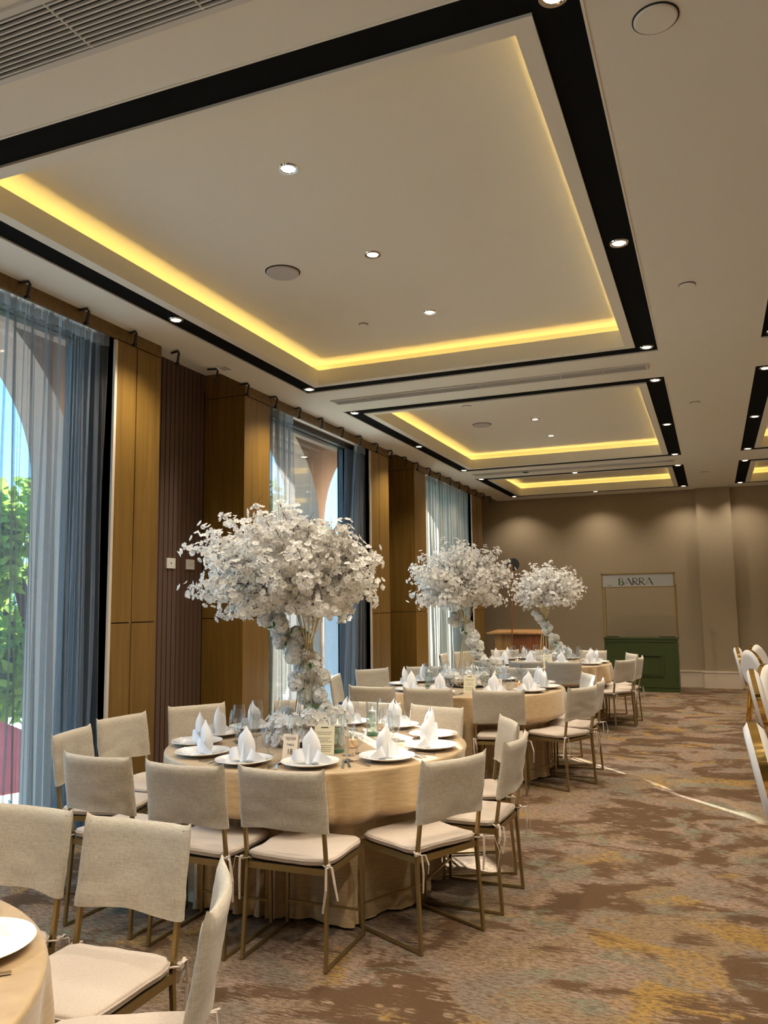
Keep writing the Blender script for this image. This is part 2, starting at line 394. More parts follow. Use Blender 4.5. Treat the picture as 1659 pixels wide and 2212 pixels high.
# ---- curtains
def curtain(y0, y1, mat, label, amp=.035, per=.085, x=-4.01, y0b=None, y1b=None, seed=0, dens=14, taped=True, pinch=0):
    random.seed(seed); n = int((y1-y0)/per*dens); ph = [random.uniform(-.7, .7) for _ in range(60)]
    y0b = y0 if y0b is None else y0b; y1b = y1 if y1b is None else y1b
    def f(u, v):
        z = .015+3.50*v; ya = y0b+(y0-y0b)*v; yb = y1b+(y1-y1b)*v; L = y1-y0
        s = u*L/per*2*PI; wob = .9*math.sin(s*.23+1)+.6*math.sin(s*.41+ph[1]); gr = 1-.35*v
        w1 = math.sin(s+wob+.35*math.sin(z*2.2+u*9)); a = amp*(.65+.45*math.sin(s*.17+ph[2]))*gr
        yy = ya+(yb-ya)*u + .35*amp*math.cos(s*.5+z*1.3+ph[3])
        if pinch: yy += pinch*math.exp(-((z-1.15)/.5)**2)*(u-.5)*-.3
        return (x+a*w1+.012*math.sin(s*2.7+z), yy, z)
    t = MB().grid(f, n, 16)
    c = thing('curtain', label, 'curtain', (0, 0, 0), group=None)
    t.obj('curtain_panel', mat, c, True)
    if taped:
        MB().grid(lambda u, v: (f(u, 1)[0]+.004, f(u, 1)[1], 3.44+.085*v), n, 1).obj('heading_tape', tape, c)
        for i in range(int((y1-y0)/.12)):
            yy = y0+.06+i*.12; MB().tube([(x, yy, 3.50), (x, yy, 3.54)], .004, 4).obj('curtain_hook', white_m, c)
    return c
curtain(2.16, 3.40, sheer, 'sheer grey blue curtain in the nearest window, left half at the photo edge', seed=1)
curtain(3.42, 4.50, sheer, 'sheer grey blue curtain hanging beside the two oak panels of the nearest window', seed=2, per=.075, y0b=3.50)
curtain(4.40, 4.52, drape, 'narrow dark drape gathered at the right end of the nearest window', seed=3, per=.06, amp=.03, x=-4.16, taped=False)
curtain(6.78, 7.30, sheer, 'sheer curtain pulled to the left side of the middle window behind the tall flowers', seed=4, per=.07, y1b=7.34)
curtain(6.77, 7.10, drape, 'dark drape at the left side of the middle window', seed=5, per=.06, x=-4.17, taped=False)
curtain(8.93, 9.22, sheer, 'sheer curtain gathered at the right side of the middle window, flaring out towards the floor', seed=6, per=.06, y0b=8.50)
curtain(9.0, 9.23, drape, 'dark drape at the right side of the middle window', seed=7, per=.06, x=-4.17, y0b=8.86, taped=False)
curtain(11.60, 12.48, sheer3, 'drawn grey curtain of the farthest window, left half flecked with sunlight', seed=8, per=.08)
curtain(12.52, 13.84, sheer3, 'drawn grey curtain of the farthest window, right half in shade', seed=9, per=.08)
# ---- ceiling hooks (black clamps)
hk = thing('ceiling_hook', '', 'hook')
MB().tube([(-.03, 0, -.012), (.05, .0, -.012), (.062, 0, -.03), (.045, 0, -.11)], .011, 6, flat=.8).obj('bracket', blackm, hk, 30)
MB().box(.028, -.011, -.125, .06, .011, -.105).obj('foot', blackm, hk)
ORD = 'first second third fourth fifth sixth seventh eighth ninth tenth eleventh twelfth thirteenth fourteenth fifteenth sixteenth seventeenth eighteenth nineteenth twentieth twenty-first twenty-second last'.split()
for i in range(23):
    y = 3.64+.515*i
    put(hk, (XW+.02, y, ZC), random.choice((-.25, .1, .3, .0)), ORD[i]+' black hooked clamp from the left along the ceiling edge of the window wall', 'black clamps along the window wall ceiling edge')
# ---- outlets on the slats
for y, nm, lab in ((5.79, 'wall_outlet', 'square white wall socket with one round hole on the slatted brown wall'), (6.07, 'network_outlet', 'square white wall socket with two small ports, nearer the corner of the slatted wall')):
    t = thing(nm, lab, 'outlet', (XB+.005, y, 1.93))
    MB().box(0, -.058, -.045, .012, .058, .045).obj('faceplate', white_m, t)
    if nm == 'wall_outlet': MB().tube([(.010, 0, 0), (.0135, 0, 0)], .008, 10).obj('socket', ink, t)
    else:
        for s in (-1, 1): MB().box(.012, s*.02-.011, -.012, .0135, s*.02+.011, .012).obj('port', grille, t)
# ============================================================ CEILING FITTINGS
def disc(r, z0, z1, n=28): return MB().lathe([(0.0001, z0), (r*.93, z0), (r, z0+(z1-z0)*.35), (r, z1)], n)
dl = thing('ceiling_downlight', '', 'ceiling light')
MB().lathe([(.034, 0.0), (.04, -.006), (.052, -.006), (.055, 0)], 24).obj('trim_ring', steel, dl, True)
MB().lathe([(.0001, -.005), (.030, -.0045), (.037, -.001)], 20).obj('bulb', lamp, dl)
def spot(x, y, z, label, group, pw=SPOT):
    put(dl, (x, y, z), 0, label, group)
    ld = bpy.data.lights.get('downlight_%d' % pw) or bpy.data.lights.new('downlight_%d' % pw, 'SPOT')
    ld.energy = pw if pw != 45 else 45; ld.spot_size = math.radians(125); ld.spot_blend = .9; ld.color = (1, .89, .73); ld.shadow_soft_size = .035
    lo = bpy.data.objects.new('downlight_beam', ld); C.objects.link(lo); lo.location = (x, y, z-.03)
rowY = [2.56, 4.62, 6.69, 7.75, 9.80, 11.88, 12.88, 15.28]
side = ['nearest corner', 'nearest tray, middle', 'nearest tray, far corner', 'second tray, near corner', 'second tray, middle', 'second tray, far corner', 'third tray, near corner', 'third tray, far corner']
for i, y in enumerate(rowY):
    spot(-3.48, y, ZC+.007, 'round downlight in the black band on the window side, '+side[i], 'downlights in the black bands', 45 if y > 15 else SPOT)
    spot(-.395, y, ZC+.007, 'round downlight in the black band on the aisle side, '+side[i], 'downlights in the black bands', 45 if y > 15 else SPOT)
    spot(.54, y, ZC+.007, 'round downlight in the right-hand row of black bands, '+side[i], 'downlights in the black bands', 45 if y > 15 else SPOT)
for y, rn in ((-1.7, 'farthest back'), (.3, 'middle'), (1.5, 'nearest')):
    for x, cn in ((-3.48, 'window side'), (-.395, 'aisle side'), (.54, 'right-hand band')): spot(x, y, ZC+.007, 'round downlight behind the camera, %s, %s row' % (cn, rn), 'downlights behind the camera')
for i, y in enumerate(rowY): spot(3.6, y, ZC+.007, 'round downlight in the black band by the right wall, '+side[i], 'downlights by the right wall')
spot(-1.94, 12.88, ZC+.007, 'round downlight in the middle of the near band of the third tray', 'downlights in the black bands')
spot(-1.94, 15.28, ZC+.007, 'round downlight in the middle of the far band of the third tray', 'downlights in the black bands', 45)
for y, s in ((3.49, 'nearest tray, nearest of three'), (4.62, 'nearest tray, middle of three'), (5.76, 'nearest tray, farthest of three'), (9.79, 'second tray, nearer of two'), (10.86, 'second tray, farther of two'), (14.1, 'third tray')):
    spot(-1.937, y, 3.818, 'small round downlight inside the '+s, 'downlights inside the trays')
def flush(nm, x, y, z, r, lab, cat, h=.012, mat=white_m):
    t = thing(nm, lab, cat, (x, y, z))
    MB().lathe([(r*1.07, .0), (r*1.07, -.004), (r*.98, -.004)], 30).obj('shadow_ring', slotd, t)
    disc(r, -h, 0).obj('cover', mat, t, 30)
flush('ceiling_speaker', -2.61, 4.63, 3.82, .112, 'round grey ceiling speaker with a dark edge inside the nearest tray', 'speaker', .02, M('speaker_grey', (.5, .47, .46), .7))
flush('ceiling_speaker', -2.62, 9.80, 3.82, .112, 'round grey ceiling speaker inside the second tray', 'speaker', .02, MATS['speaker_grey'])
flush('smoke_detector', -2.52, 5.80, 3.82, .036, 'small round detector inside the nearest tray, past the speaker', 'detector', .012, paint)
flush('smoke_detector', -2.53, 8.80, 3.82, .05, 'small round detector inside the second tray, before the speaker', 'detector', .012, paint)
flush('ceiling_cover', -.08, 2.80, ZC, .075, 'round white cover plate on the plain ceiling right of the nearest black corner', 'cover plate', .010, paint)
flush('ceiling_cover', -.05, 5.42, ZC, .05, 'small round cover plate on the plain ceiling level with the second aisle downlight', 'cover plate', .010, paint)
flush('ceiling_cover', -.07, 8.80, ZC, .05, 'small round cover plate on the plain ceiling beside the second tray', 'cover plate', .010, paint)
flush('ceiling_cover', -.03, 13.75, ZC, .06, 'small round cover plate on the plain ceiling beside the third tray', 'cover plate', .010, paint)
flush('smoke_detector', -2.63, 12.40, ZC, .05, 'round detector between the second and third trays', 'detector', .016, slotd)
t = thing('ceiling_vent', 'small square vent plate near the window wall above the slatted niche', 'vent', (-3.80, 5.74, ZC))
MB().box(-.05, -.07, -.008, .05, .07, 0).obj('frame', paint, t); 
for i in range(3): MB().box(-.034+i*.026, -.05, -.011, -.022+i*.026, .05, -.008).obj('slot', inkg, t)
def grill(x0, x1, y0, y1, lab, nb, secs):
    t = thing('air_grille', lab, 'air vent', (0, 0, ZC)); w = .026 if nb > 6 else .02
    MB().box(x0, y0, -.012, x1, y0+w, 0).box(x0, y1-w, -.012, x1, y1, 0).box(x0, y0+w, -.012, x0+w, y1-w, 0).box(x1-w, y0+w, -.012, x1, y1-w, 0).obj('frame', grille, t)
    MB().box(x0+w, y0+w, -.0015, x1-w, y1-w, 0).obj('backing', slotd if nb > 6 else M('slot_grey', (.16, .15, .14), .8), t)
    for i in range(nb):
        y = y0+w+(i+.5)*(y1-y0-2*w)/nb; MB().box(x0+w, y-.0036, -.012, x1-w, y+.0036, -.002).obj('blade', grille, t)
    for i in range(1, secs):
        x = x0+(x1-x0)*i/secs; MB().box(x-.004, y0+w, -.010, x+.004, y1-w, -.001).obj('divider', grille, t)
grill(-3.45, -.55, 1.87, 2.16, 'long white bar grille in the ceiling at the top left corner', 11, 6)
grill(-3.47, -.42, 7.13, 7.30, 'long narrow air slot in the ceiling between the first and second trays', 4, 8)
grill(-3.47, -.42, 12.26, 12.42, 'long narrow air slot in the ceiling between the second and third trays', 4, 8)
# ============================================================ OUTSIDE
struct('ground_outside', MB().box(-60, -40, -1.3, -4.62, 80, -1.2), ground_m)
struct('wall_outside', (lambda m: [m.box(-4.62, a, -1.3, XB-.045, b, 3.6) for a, b in ((YB, -2.57), (.40, 2.09), (5.04, 6.74), (9.75, 11.36), (14.38, 24))] and m.box(-4.62, YB, 3.6, XB-.045, 24, 6))(MB()), stucco)
ar = thing('arcade', 'tan stucco arcade with tall round arches outside the windows', 'arcade', (0, 0, 0))
for k in range(-2, 5):
    yc = 5.27+PER*k
    MB().box(-5.47, yc, -1.3, -5.0, yc+.14, 5.2).obj('pier', stucco, ar)
    m = MB(); hw = (PER-.14)/2; cyy = yc+.14+hw; n = 28
    for i in range(n):
        ya, yb = cyy-hw*math.cos(PI*i/n), cyy-hw*math.cos(PI*(i+1)/n); za, zb = 2.62+1.58*math.sin(PI*i/n), 2.62+1.58*math.sin(PI*(i+1)/n)
        m.add([(-5.47, ya, za), (-5.47, yb, zb), (-5.47, yb, 5.2), (-5.47, ya, 5.2), (-5.0, ya, za), (-5.0, yb, zb), (-5.0, yb, 5.2), (-5.0, ya, 5.2)], [(0, 1, 2, 3), (7, 6, 5, 4), (0, 4, 5, 1), (3, 2, 6, 7)])
    m.obj('arch', stucco, ar)
MB().box(-5.0, -5, 4.3, -4.6, 28, 4.45).obj('soffit', M('soffit_brown', (.10, .07, .05), .8), ar)
t = thing('garden_pillar', 'rough white stucco pillar outside the middle window behind the tall flowers', 'pillar', (-4.83, 10.1, 0))
MB().box(-.13, -.13, -1.3, .13, .13, 2.2).obj('shaft', stuccow, t); MB().box(-.16, -.16, 2.2, .16, .16, 2.28).obj('cap', stuccow, t)
TG = [((-.75+.07*i, 7.6-.084*i, 0), .2) for i in range(15)]+[((-1.55, 8.75, 0), .25), ((-1.2, 8.5, 0), .25), ((-1.5, 4.95, 0), .14), ((-1.2, 4.93, 0), .14), ((.15, 6.5, 0), .12), ((.28, 6.38, 0), .12), ((-1.12, 4.3, .48), .1), ((-3.9, 11.6, 1.2), .3), ((-3.9, 11.9, .8), .25), ((-3.9, 11.5, 2.3), .2), ((-3.9, 12, 2.0), .2)]
def ingap(p):  # leaves left out along sun rays, shaping gaps so chosen spots catch sunlight
    for q, r in TG:
        d = p-Vector(q); t_ = -d.dot(SD)
        if (d+SD*t_).length < r: return True
    return False
def tree(x, y, z, rx, ry, rz, n, label, mat, seed, ls=.13):
    random.seed(seed); t = thing('tree', label, 'tree', (x, y, -1.2)); m = MB(); cl = []
    for i in range(26):
        d = Vector((random.gauss(0, 1), random.gauss(0, 1), random.gauss(0, 1))).normalized()*random.uniform(.35, 1)
        cl.append((d.x*rx, d.y*ry, z+d.z*rz+1.2, random.uniform(.25, .45)*min(rx, rz)))
    for i in range(n):
        c = random.choice(cl); d = Vector((random.gauss(0, 1), random.gauss(0, 1), random.gauss(0, 1))).normalized()*c[3]*random.uniform(.5, 1.05)
        p = Vector(c[:3])+d
        if ingap(p+Vector((x, y, -1.2))): continue
        u = Vector((random.gauss(0, 1), random.gauss(0, 1), random.gauss(0, .6))).normalized()*ls; v = u.cross(Vector((random.gauss(0, 1), random.gauss(0, 1), 1))).normalized()*ls*.45
        m.add([p-u, p+v, p+u, p-v], [(0, 1, 2, 3)])
    m.obj('foliage', mat, t, kind='stuff')
    MB().tube([(0, 0, 0), (.1, .05, z*.5), (0, 0, z+1.2)], [.16, .12, .05], 7).obj('trunk', bark, t)
    b = MB()
    for c in cl[:14]: b.tube([(0, 0, z*.7+.6), (c[0]*.5, c[1]*.5, c[2]*.8+.2), c[:3]], [.05, .03, .012], 5)
    b.obj('branches', bark, t, kind='stuff')
tree(-8.0, 8.0, 1.6, 1.3, 1.5, 2.1, 5200, 'bright leafy tree outside the nearest window', foli, 3)
tree(-11.6, 9.7, 1.0, 1.4, 1.2, 1.4, 3000, 'darker low tree outside the nearest window, behind the bright one', foli2, 4)
tree(-9.5, 15.0, 2.4, 1.6, 1.9, 2.3, 5200, 'dense green tree seen through the arch of the middle window', foli2, 5)
tree(-7.0, 12.2, .6, .8, 1.2, 1.6, 4200, 'sunlit yellow green bush low in the middle window', foli, 6)
tree(-9.0, 19.5, 1.3, 1.8, 2.4, 2.0, 4200, 'tree outside the farthest window that dapples its curtain', foli2, 7)
tree(-12.5, 4.5, 1.5, 2.0, 2.5, 2.3, 4000, 'distant tree to the left of the nearest window', foli2, 8, .17)
t = thing('market_umbrella', 'red and white market umbrella outside the nearest window, low at the photo edge', 'umbrella', (-7.0, 6.2, -1.2))
MB().tube([(0, 0, 0), (0, 0, 1.75)], .03, 8).obj('pole', white_m, t)
for i in range(8):
    a, b = 2*PI*i/8, 2*PI*(i+1)/8
    MB().add([(0, 0, 1.7), (1.2*math.cos(a), 1.2*math.sin(a), 1.1), (1.2*math.cos(b), 1.2*math.sin(b), 1.1), (0, 0, 1.68), (1.2*math.cos(a), 1.2*math.sin(a), 1.08), (1.2*math.cos(b), 1.2*math.sin(b), 1.08)], [(0, 1, 2), (5, 4, 3), (1, 4, 5, 2)]).obj('canopy_panel', rust, t)
# ============================================================ CHAIRS
def lin_chair(seed):
    random.seed(seed); noise.seed_set(seed)
    t = thing('banquet_chair', '', 'chair')
    yl = lambda z: -.200-.065*max(0, z-.40)/.44-.027*max(0, .40-z)/.40          # leaning rear posts
    HW = .196
    for s in (-1, 1):
        MB().tube([(s*(HW+.008), yl(0), 0.004), (s*HW, yl(.40), .40), (s*HW, yl(.825), .825)], .0115, 4, flat=.9).obj('leg', brass, t)
        MB().tube([(s*(HW+.006), .190, 0.004), (s*HW, .185, .40)], .0105, 4).obj('leg', brass, t)
        MB().tube([(s*(HW+.007), -.222, .010), (s*(HW+.006), .19, .010)], .0085, 4).obj('floor_runner', brass, t)
    MB().tube([(-HW, .188, .115), (HW, .188, .115)], .007, 4).obj('stretcher', brass, t)
    z0, z1 = .385, .413; yb = yl(.40)
    MB().box(-HW-.008, yb-.006, z0, HW+.008, yb+.008, z1).box(-HW-.008, .182, z0, HW+.008, .195, z1).box(-HW-.009, yb, z0, -HW+.006, .19, z1).box(HW-.006, yb, z0, HW+.009, .19, z1).box(-HW, yb+.01, z1-.006, HW, .185, z1-.002).obj('seat_frame', brass, t)
    # cushion
    sg = random.uniform(-1, 1); lift = random.uniform(0, .012)
    def cu(u, v):
        a = 2*PI*u; ph = PI*(v-.5); n = 9
        cx, sy_ = math.cos(a), math.sin(a); r = (abs(cx)**n+abs(sy_)**n)**(-1/n)
        ee = math.cos(ph)**.2 if math.cos(ph) > 1e-6 else 0
        x, y = .207*r*cx*ee, .200*r*sy_*ee; z = .434+.021*math.copysign(abs(math.sin(ph))**.5, math.sin(ph))
        w = noise.noise(Vector((x*9, y*9, seed)))*.006+noise.noise(Vector((x*25, y*25, seed+3)))*.002
        if math.sin(ph) > 0: z += w-.006*(1-ee)
        if y < -.12: z += lift*(-y-.12)*10*(.6+.4*math.sin(x*14+sg*3))
        return (x+.004*noise.noise(Vector((y*12, z*9, seed))), y-.008+.006*noise.noise(Vector((x*16, seed, 0))), z)
    cush = MB().grid(cu, 44, 14, True).obj('seat_cushion', linen2, t, 70)
    pts = []
    for i in range(49):
        a = 2*PI*i/48; p = Vector(cu(i/48, .5)); pts.append(p*1.0+Vector((0, 0, .004)))
    MB().tube(pts, .0035, 5, False).obj('piping', linen2, cush)
    for s in (-1, 1):    # fabric ties knotted round the rear posts
        y0 = yl(.43); m = MB(); m.tube([(s*.16, y0+.05, .436), (s*.195, y0+.02, .434), (s*.216, y0-.006, .430), (s*.20, y0-.018, .43), (s*.182, y0+.0, .430)], .0055, 6, flat=.6)
        k = Vector((s*.214, y0-.012, .430)); m.tube([k+Vector((-.008, 0, 0)), k+Vector((.008, -.004, .002))], .010, 6)
        for j in range(2):
            L = random.uniform(.07, .20); dx = random.uniform(-.02, .04)*s; dy = -random.uniform(0, .04)
            q = [k, k+Vector((dx, dy-.01, .006)), k+Vector((dx*1.6, dy*1.3-.012, -L*.45)), k+Vector((dx*1.4+random.uniform(-.02, .02), dy-.01, -L))]
            m.tube(q, [.003, .006, .0065, .005], 6, flat=.3)
        m.obj('tie', linen2, cush)
    # slip cover over the back: concave, closed at the top, open below
    sag = .032; nu, nv = 26, 12; zb, zt_ = .560+random.uniform(-.008, .008), .838; sd_ = seed*3.7
    def sh(side):
        def f(u, v):
            U = 2*u-1; aU = abs(U); zbot = zb+.012*(1-U*U)+.003*math.sin(U*5+sd_)
            z = zbot+(zt_-zbot)*v + .012*max(0, (aU-.88)/.12)**1.5*(v**3) - .004*(1-aU)*v**3
            th = .016*(1-max(0, (aU-.75)/.25)**3*.75)*(1-max(0, (v-.9)/.1)**2*.85)*(1+.25*(1-v))
            x = U*(.214+.003*(1-v))-(.012*math.copysign(max(0, (aU-.9)/.1), U)*max(0, (v-.8)/.2)*.0)
            cy_ = yl(z)-sag*(1-U*U)*(.55+.45*v)+.004
            w = noise.noise(Vector((x*8, z*22, sd_+side*5)))*.006*(1.25-v)+noise.noise(Vector((x*5, z*60, sd_+side)))*.0025*(1-v)
            return (x, cy_+side*(th+.001)+w, z)
        return f
    m = MB(); F, B = sh(1), sh(-1); m.grid(F, nu, nv); o2 = len(m.v); m.grid(B, nu, nv)
    n_ = nu+1
    m.f = [f if f[0] < o2 else f[::-1] for f in m.f]
    for i in range(nu): m.f.append((nv*n_+i, nv*n_+i+1, o2+nv*n_+i+1, o2+nv*n_+i))
    for j in range(nv):
        m.f.append((j*n_, (j+1)*n_, o2+(j+1)*n_, o2+j*n_)); m.f.append((j*n_+nu, o2+j*n_+nu, o2+(j+1)*n_+nu, (j+1)*n_+nu))
    m.obj('backrest_cover', linen, t, 75)
    return t
PROT = [lin_chair(i) for i in (1, 2, 3)]
def chair(mx, my, deg, label, k=0):
    a = math.radians(deg); mx *= 1.0216; my *= 1.0216; x, y = mx+.270*math.cos(a), my+.270*math.sin(a)
    o = put(PROT[k], (x, y, 0), a-PI/2, label, 'linen covered brass banquet chairs'); return (x, y, a)
TN = {1: 'nearest full table', 2: 'middle table', 3: 'farthest table', 0: 'cropped table at bottom left'}
CEN = {0: (-2.1, .92), 1: (-2.2, 4.33), 2: (-2.2, 7.63), 3: (-2.15, 10.93)}
SEATS = {1: [(-1.77, 3.12, 91, 'right-hand one of the three near-side chairs', 0), (-2.24, 3.08, 90, 'middle one of the three near-side chairs', 1), (-2.77, 3.12, 88, 'left-hand one of the three near-side chairs', 2),
 (-3.45, 3.68, 14, 'nearest chair on the window side', 0), (-3.59, 4.27, -6, 'middle chair on the window side', 1), (-3.46, 4.91, -35, 'farthest chair on the window side', 2),
 (-2.87, 5.40, -76, 'far-side chair hidden behind the flower stand', 0), (-2.29, 5.41, -94, 'far-side chair behind the tall candle glasses', 1), (-1.79, 5.33, -103, 'far-side chair nearest the aisle', 2),
 (-1.13, 3.62, 153, 'chair at the near aisle corner', 1), (-.99, 4.23, 178, 'aisle-side chair, edge-on', 2), (-1.17, 4.84, 208, 'aisle-side chair behind the edge-on one', 0)],
 2: [(-1.65, 6.45, 98, 'right-hand one of the three near-side chairs', 1), (-2.25, 6.44, 96, 'middle one of the three near-side chairs', 2), (-2.76, 6.45, 93, 'left-hand one of the three near-side chairs', 0),
 (-3.53, 7.32, 12, 'nearest chair on the window side', 1), (-3.50, 8.19, -35, 'farther chair on the window side', 2),
 (-3.05, 8.66, -62, 'far-side chair by the window', 0), (-2.43, 8.76, -88, 'far-side chair behind the flower stand', 1), (-1.92, 8.71, -95, 'far-side chair nearest the aisle', 2),
 (-1.04, 6.90, 155, 'chair at the near aisle corner', 0), (-.98, 7.50, 178, 'aisle-side chair, edge-on', 1), (-1.16, 8.10, 206, 'aisle-side chair behind the edge-on one', 2)],
 3: [(-1.69, 9.73, 95, 'right-hand one of the three near-side chairs', 2), (-2.14, 9.74, 92, 'middle one of the three near-side chairs', 0), (-2.62, 9.74, 90, 'left-hand one of the three near-side chairs', 1),
 (-3.55, 10.85, 5, 'nearest chair on the window side', 2), (-3.46, 11.50, -24, 'farther chair on the window side', 0), (-2.30, 12.08, -90, 'far-side chair behind the flower stand', 1), (-2.94, 11.96, -64, 'far-side chair by the podium', 2),
 (-1.66, 12.06, -105, 'far-side chair nearest the green bar', 0), (-1.02, 10.22, 152, 'chair at the near aisle corner', 1), (-.90, 10.76, 176, 'aisle-side chair, edge-on', 2), (-1.05, 11.38, 206, 'aisle-side chair behind the edge-on one', 0)],
 0: [(-2.29, 2.25, 270, 'left-hand chair cut by the photo edge', 0), (-1.79, 2.23, 270, 'chair with its whole seat in view', 1), (-1.195, 1.80, 209, 'aisle-side chair seen edge-on', 2)]}
FOOT = {}
for k, L in SEATS.items():
    FOOT[k] = []
    for (x, y, d, lab, v) in L: FOOT[k].append(chair(x, y, d, 'beige linen covered chair at the %s: %s' % (TN[k].replace('cropped table at bottom left', 'cropped bottom-left table'), lab), v))
# ============================================================ TABLES AND CLOTHS
RT = .865
def hem_limit(k, ang):
    cx, cy_ = CEN[k]; d = Vector((math.cos(ang), math.sin(ang)))
    r = .62
    while r < .97:
        p = Vector((cx, cy_))+d*r
        for (x, y, a) in FOOT[k]:
            q = p-Vector((x, y)); f = Vector((math.cos(a), math.sin(a))); l = q.dot(f); s_ = q.x*f.y-q.y*f.x
            if l < .215 and l > -.4 and abs(s_) < .235: return r
        r += .01
    return .97
for k, (cx, cy_) in CEN.items():
    random.seed(40+k); noise.seed_set(40+k); N = 360
    lim = [hem_limit(k, 2*PI*i/N) for i in range(N)]
    sm_ = [sum(min(lim[(i+j) % N], .9) for j in range(-3, 4))/7 for i in range(N)]; sm_ = [min(sm_[i], lim[i]) for i in range(N)]
    ph = [random.uniform(0, 6.28) for _ in range(8)]
    def fold(a):
        w = a+.25*math.sin(3*a+ph[0])+.12*math.sin(7*a+ph[1]); f = math.sin(15*w+ph[2])*.6+math.sin(24*w+ph[3])*.3+math.sin(9*w+ph[4])*.4
        return f
    def cl(u, v):
        a = 2*PI*u; i = int(round(u*N)) % N; row = int(round(v*48))
        if row <= 4: r = (RT-.008)*(row/4)**.5 if row else .0005; return (r*math.cos(a), r*math.sin(a), .7515)
        if row <= 7: b = (row-4)/3*PI/2; return ((RT-.008+.014*math.sin(b))*math.cos(a), (RT-.008+.014*math.sin(b))*math.sin(a), .7515-.014*(1-math.cos(b)))
        h = (row-7)/41                      # 0 top .. 1 floor
        z = .7375-.7225*h; rr = RT+.006
        amp = .080*h**.6; s = h*h*(3-2*h)
        r = rr+.018*h+amp*fold(a+.16*h*math.sin(5*a+ph[5]))
        L = sm_[i]; t_ = min(1, max(0, (h-.27)/.11)); t_ = t_*t_*(3-2*t_)
        rl = L-.030+.034*fold(1.6*a+.5*math.sin(4*a))*h
        if r > rl: r = r*(1-t_)+min(r, rl)*t_
        if t_ < 1: r = min(r, max(L, RT+.02)+.05)
        if h > .93: r = min(r+(h-.93)*.5*(.5+.5*fold(a*1.3)), lim[i]-.004)
        if h > .97: z = .012+.006*abs(fold(a*2))
        r += .006*noise.noise(Vector((math.cos(a)*6, math.sin(a)*6, z*5)))*h
        return (r*math.cos(a), r*math.sin(a), z)
    o = MB().grid(cl, N, 48, True).obj('tablecloth', satin, None, 60, label='champagne satin cloth to the floor on the %s' % TN[k], category='tablecloth', group='champagne tablecloths'); o.location = (cx, cy_, 0)
    t = thing('round_table', 'round folding table hidden under the satin cloth of the %s' % TN[k], 'table', (cx, cy_, 0), 0, 'round tables under cloths')
    MB().lathe([(.0001, .722), (RT-.01, .722), (RT-.005, .735), (RT-.01, .748), (.0001, .748)], 48).obj('tabletop', podw, t)
    for i in range(4):
        a = PI/4+i*PI/2; MB().tube([(.42*math.cos(a), .42*math.sin(a), 0), (.42*math.cos(a), .42*math.sin(a), .722)], .015, 8).obj('leg', dark, t)
# ============================================================ TABLEWARE
ZT = .7525
plate = thing('dinner_plate', '', 'plate')
MB().lathe([(.0001, .006), (.088, .006), (.094, .009), (.100, .016), (.140, .024), (.146, .0265), (.148, .025), (.140, .020), (.102, .010), (.085, .001), (.06, .0), (.0001, .0)], 44).obj('dish', porc, plate, 50)
MB().lathe([(.1425, .0252), (.1465, .0272), (.1484, .0252)], 44).obj('rim', porc, plate, True)
nap = thing('folded_napkin', '', 'napkin')
def napf(u, v):       # upright folded cone with a slit front, two peaks
    a = 2*PI*u; w = [.034, .042, .048, .050, .046, .034, .006][min(6, int(v*6))]; w2 = [.034, .042, .048, .050, .046, .034, .006][min(6, int(v*6)+1)]
    t_ = v*6-int(v*6); r = w*(1-t_)+w2*t_; z = .162*v
    cr_ = 1-.28*math.exp(-((a-1.5*PI)/.28)**2)*(1-v*.4)
    x, y = r*1.02*math.cos(a), r*.66*math.sin(a)*cr_; z += .016*v**3*math.cos(a)-.01*v**3*math.sin(a)
    return (x+.006*v*math.sin(v*6), y+.018-.012*v, z)
nb_ = MB().grid(napf, 20, 12, True).obj('folded_body', linen_w, nap, 60)
m = MB()
m.add([(-.010, -.030, .004), (.010, -.030, .004), (.006, -.014, .10), (-.004, -.013, .105)], [(0, 1, 2, 3)])
m.obj('front_pleat', linen_w, nb_)
for s in (-1, 1):
    def wing(u, v, s=s):
        root = Vector((s*.034*(1-u*.4)-s*.004, .016-.030*u, .068*(1-u)+.004)); tip = Vector((s*(.126-.024*u), .012-.012*u, .014-.006*u))
        p = root.lerp(tip, v); p.z += .022*math.sin(PI*v)*(1-u)+.016*math.sin(PI*v)*u*(1-v)*1.4; p.y += -.040*math.sin(PI*min(1, v*1.1))*(1-.4*u)*.9
        return p
    m = MB().grid(wing, 7, 10); m.obj('side_fold', linen_w, nap, True)
def glassware(nm, prof, lab):
    t = thing(nm, '', 'glass'); return t
wg = thing('wine_glass', '', 'glass')
MB().lathe([(.0001, .092), (.012, .093), (.028, .106), (.038, .13), (.040, .152), (.036, .185), (.0315, .213)], 24).obj('bowl', glass, wg, True)
MB().lathe([(.0045, .006), (.0038, .03), (.0038, .07), (.006, .09), (.0001, .092)], 10).obj('stem', glass, wg, True)
MB().lathe([(.0001, .0045), (.01, .004), (.034, .0015), (.0345, 0), (.0001, 0)], 24).obj('foot', glass, wg, True)
gg = thing('water_goblet', '', 'glass')
MB().lathe([(.0001, .038), (.016, .040), (.030, .055), (.0365, .08), (.036, .11), (.032, .142)], 24).obj('bowl', glass, gg, True)
MB().lathe([(.009, .004), (.0065, .015), (.007, .03), (.012, .038)], 12).obj('stem', glass, gg, True)
MB().lathe([(.0001, .004), (.031, .0015), (.0315, 0), (.0001, 0)], 24).obj('foot', glass, gg, True)
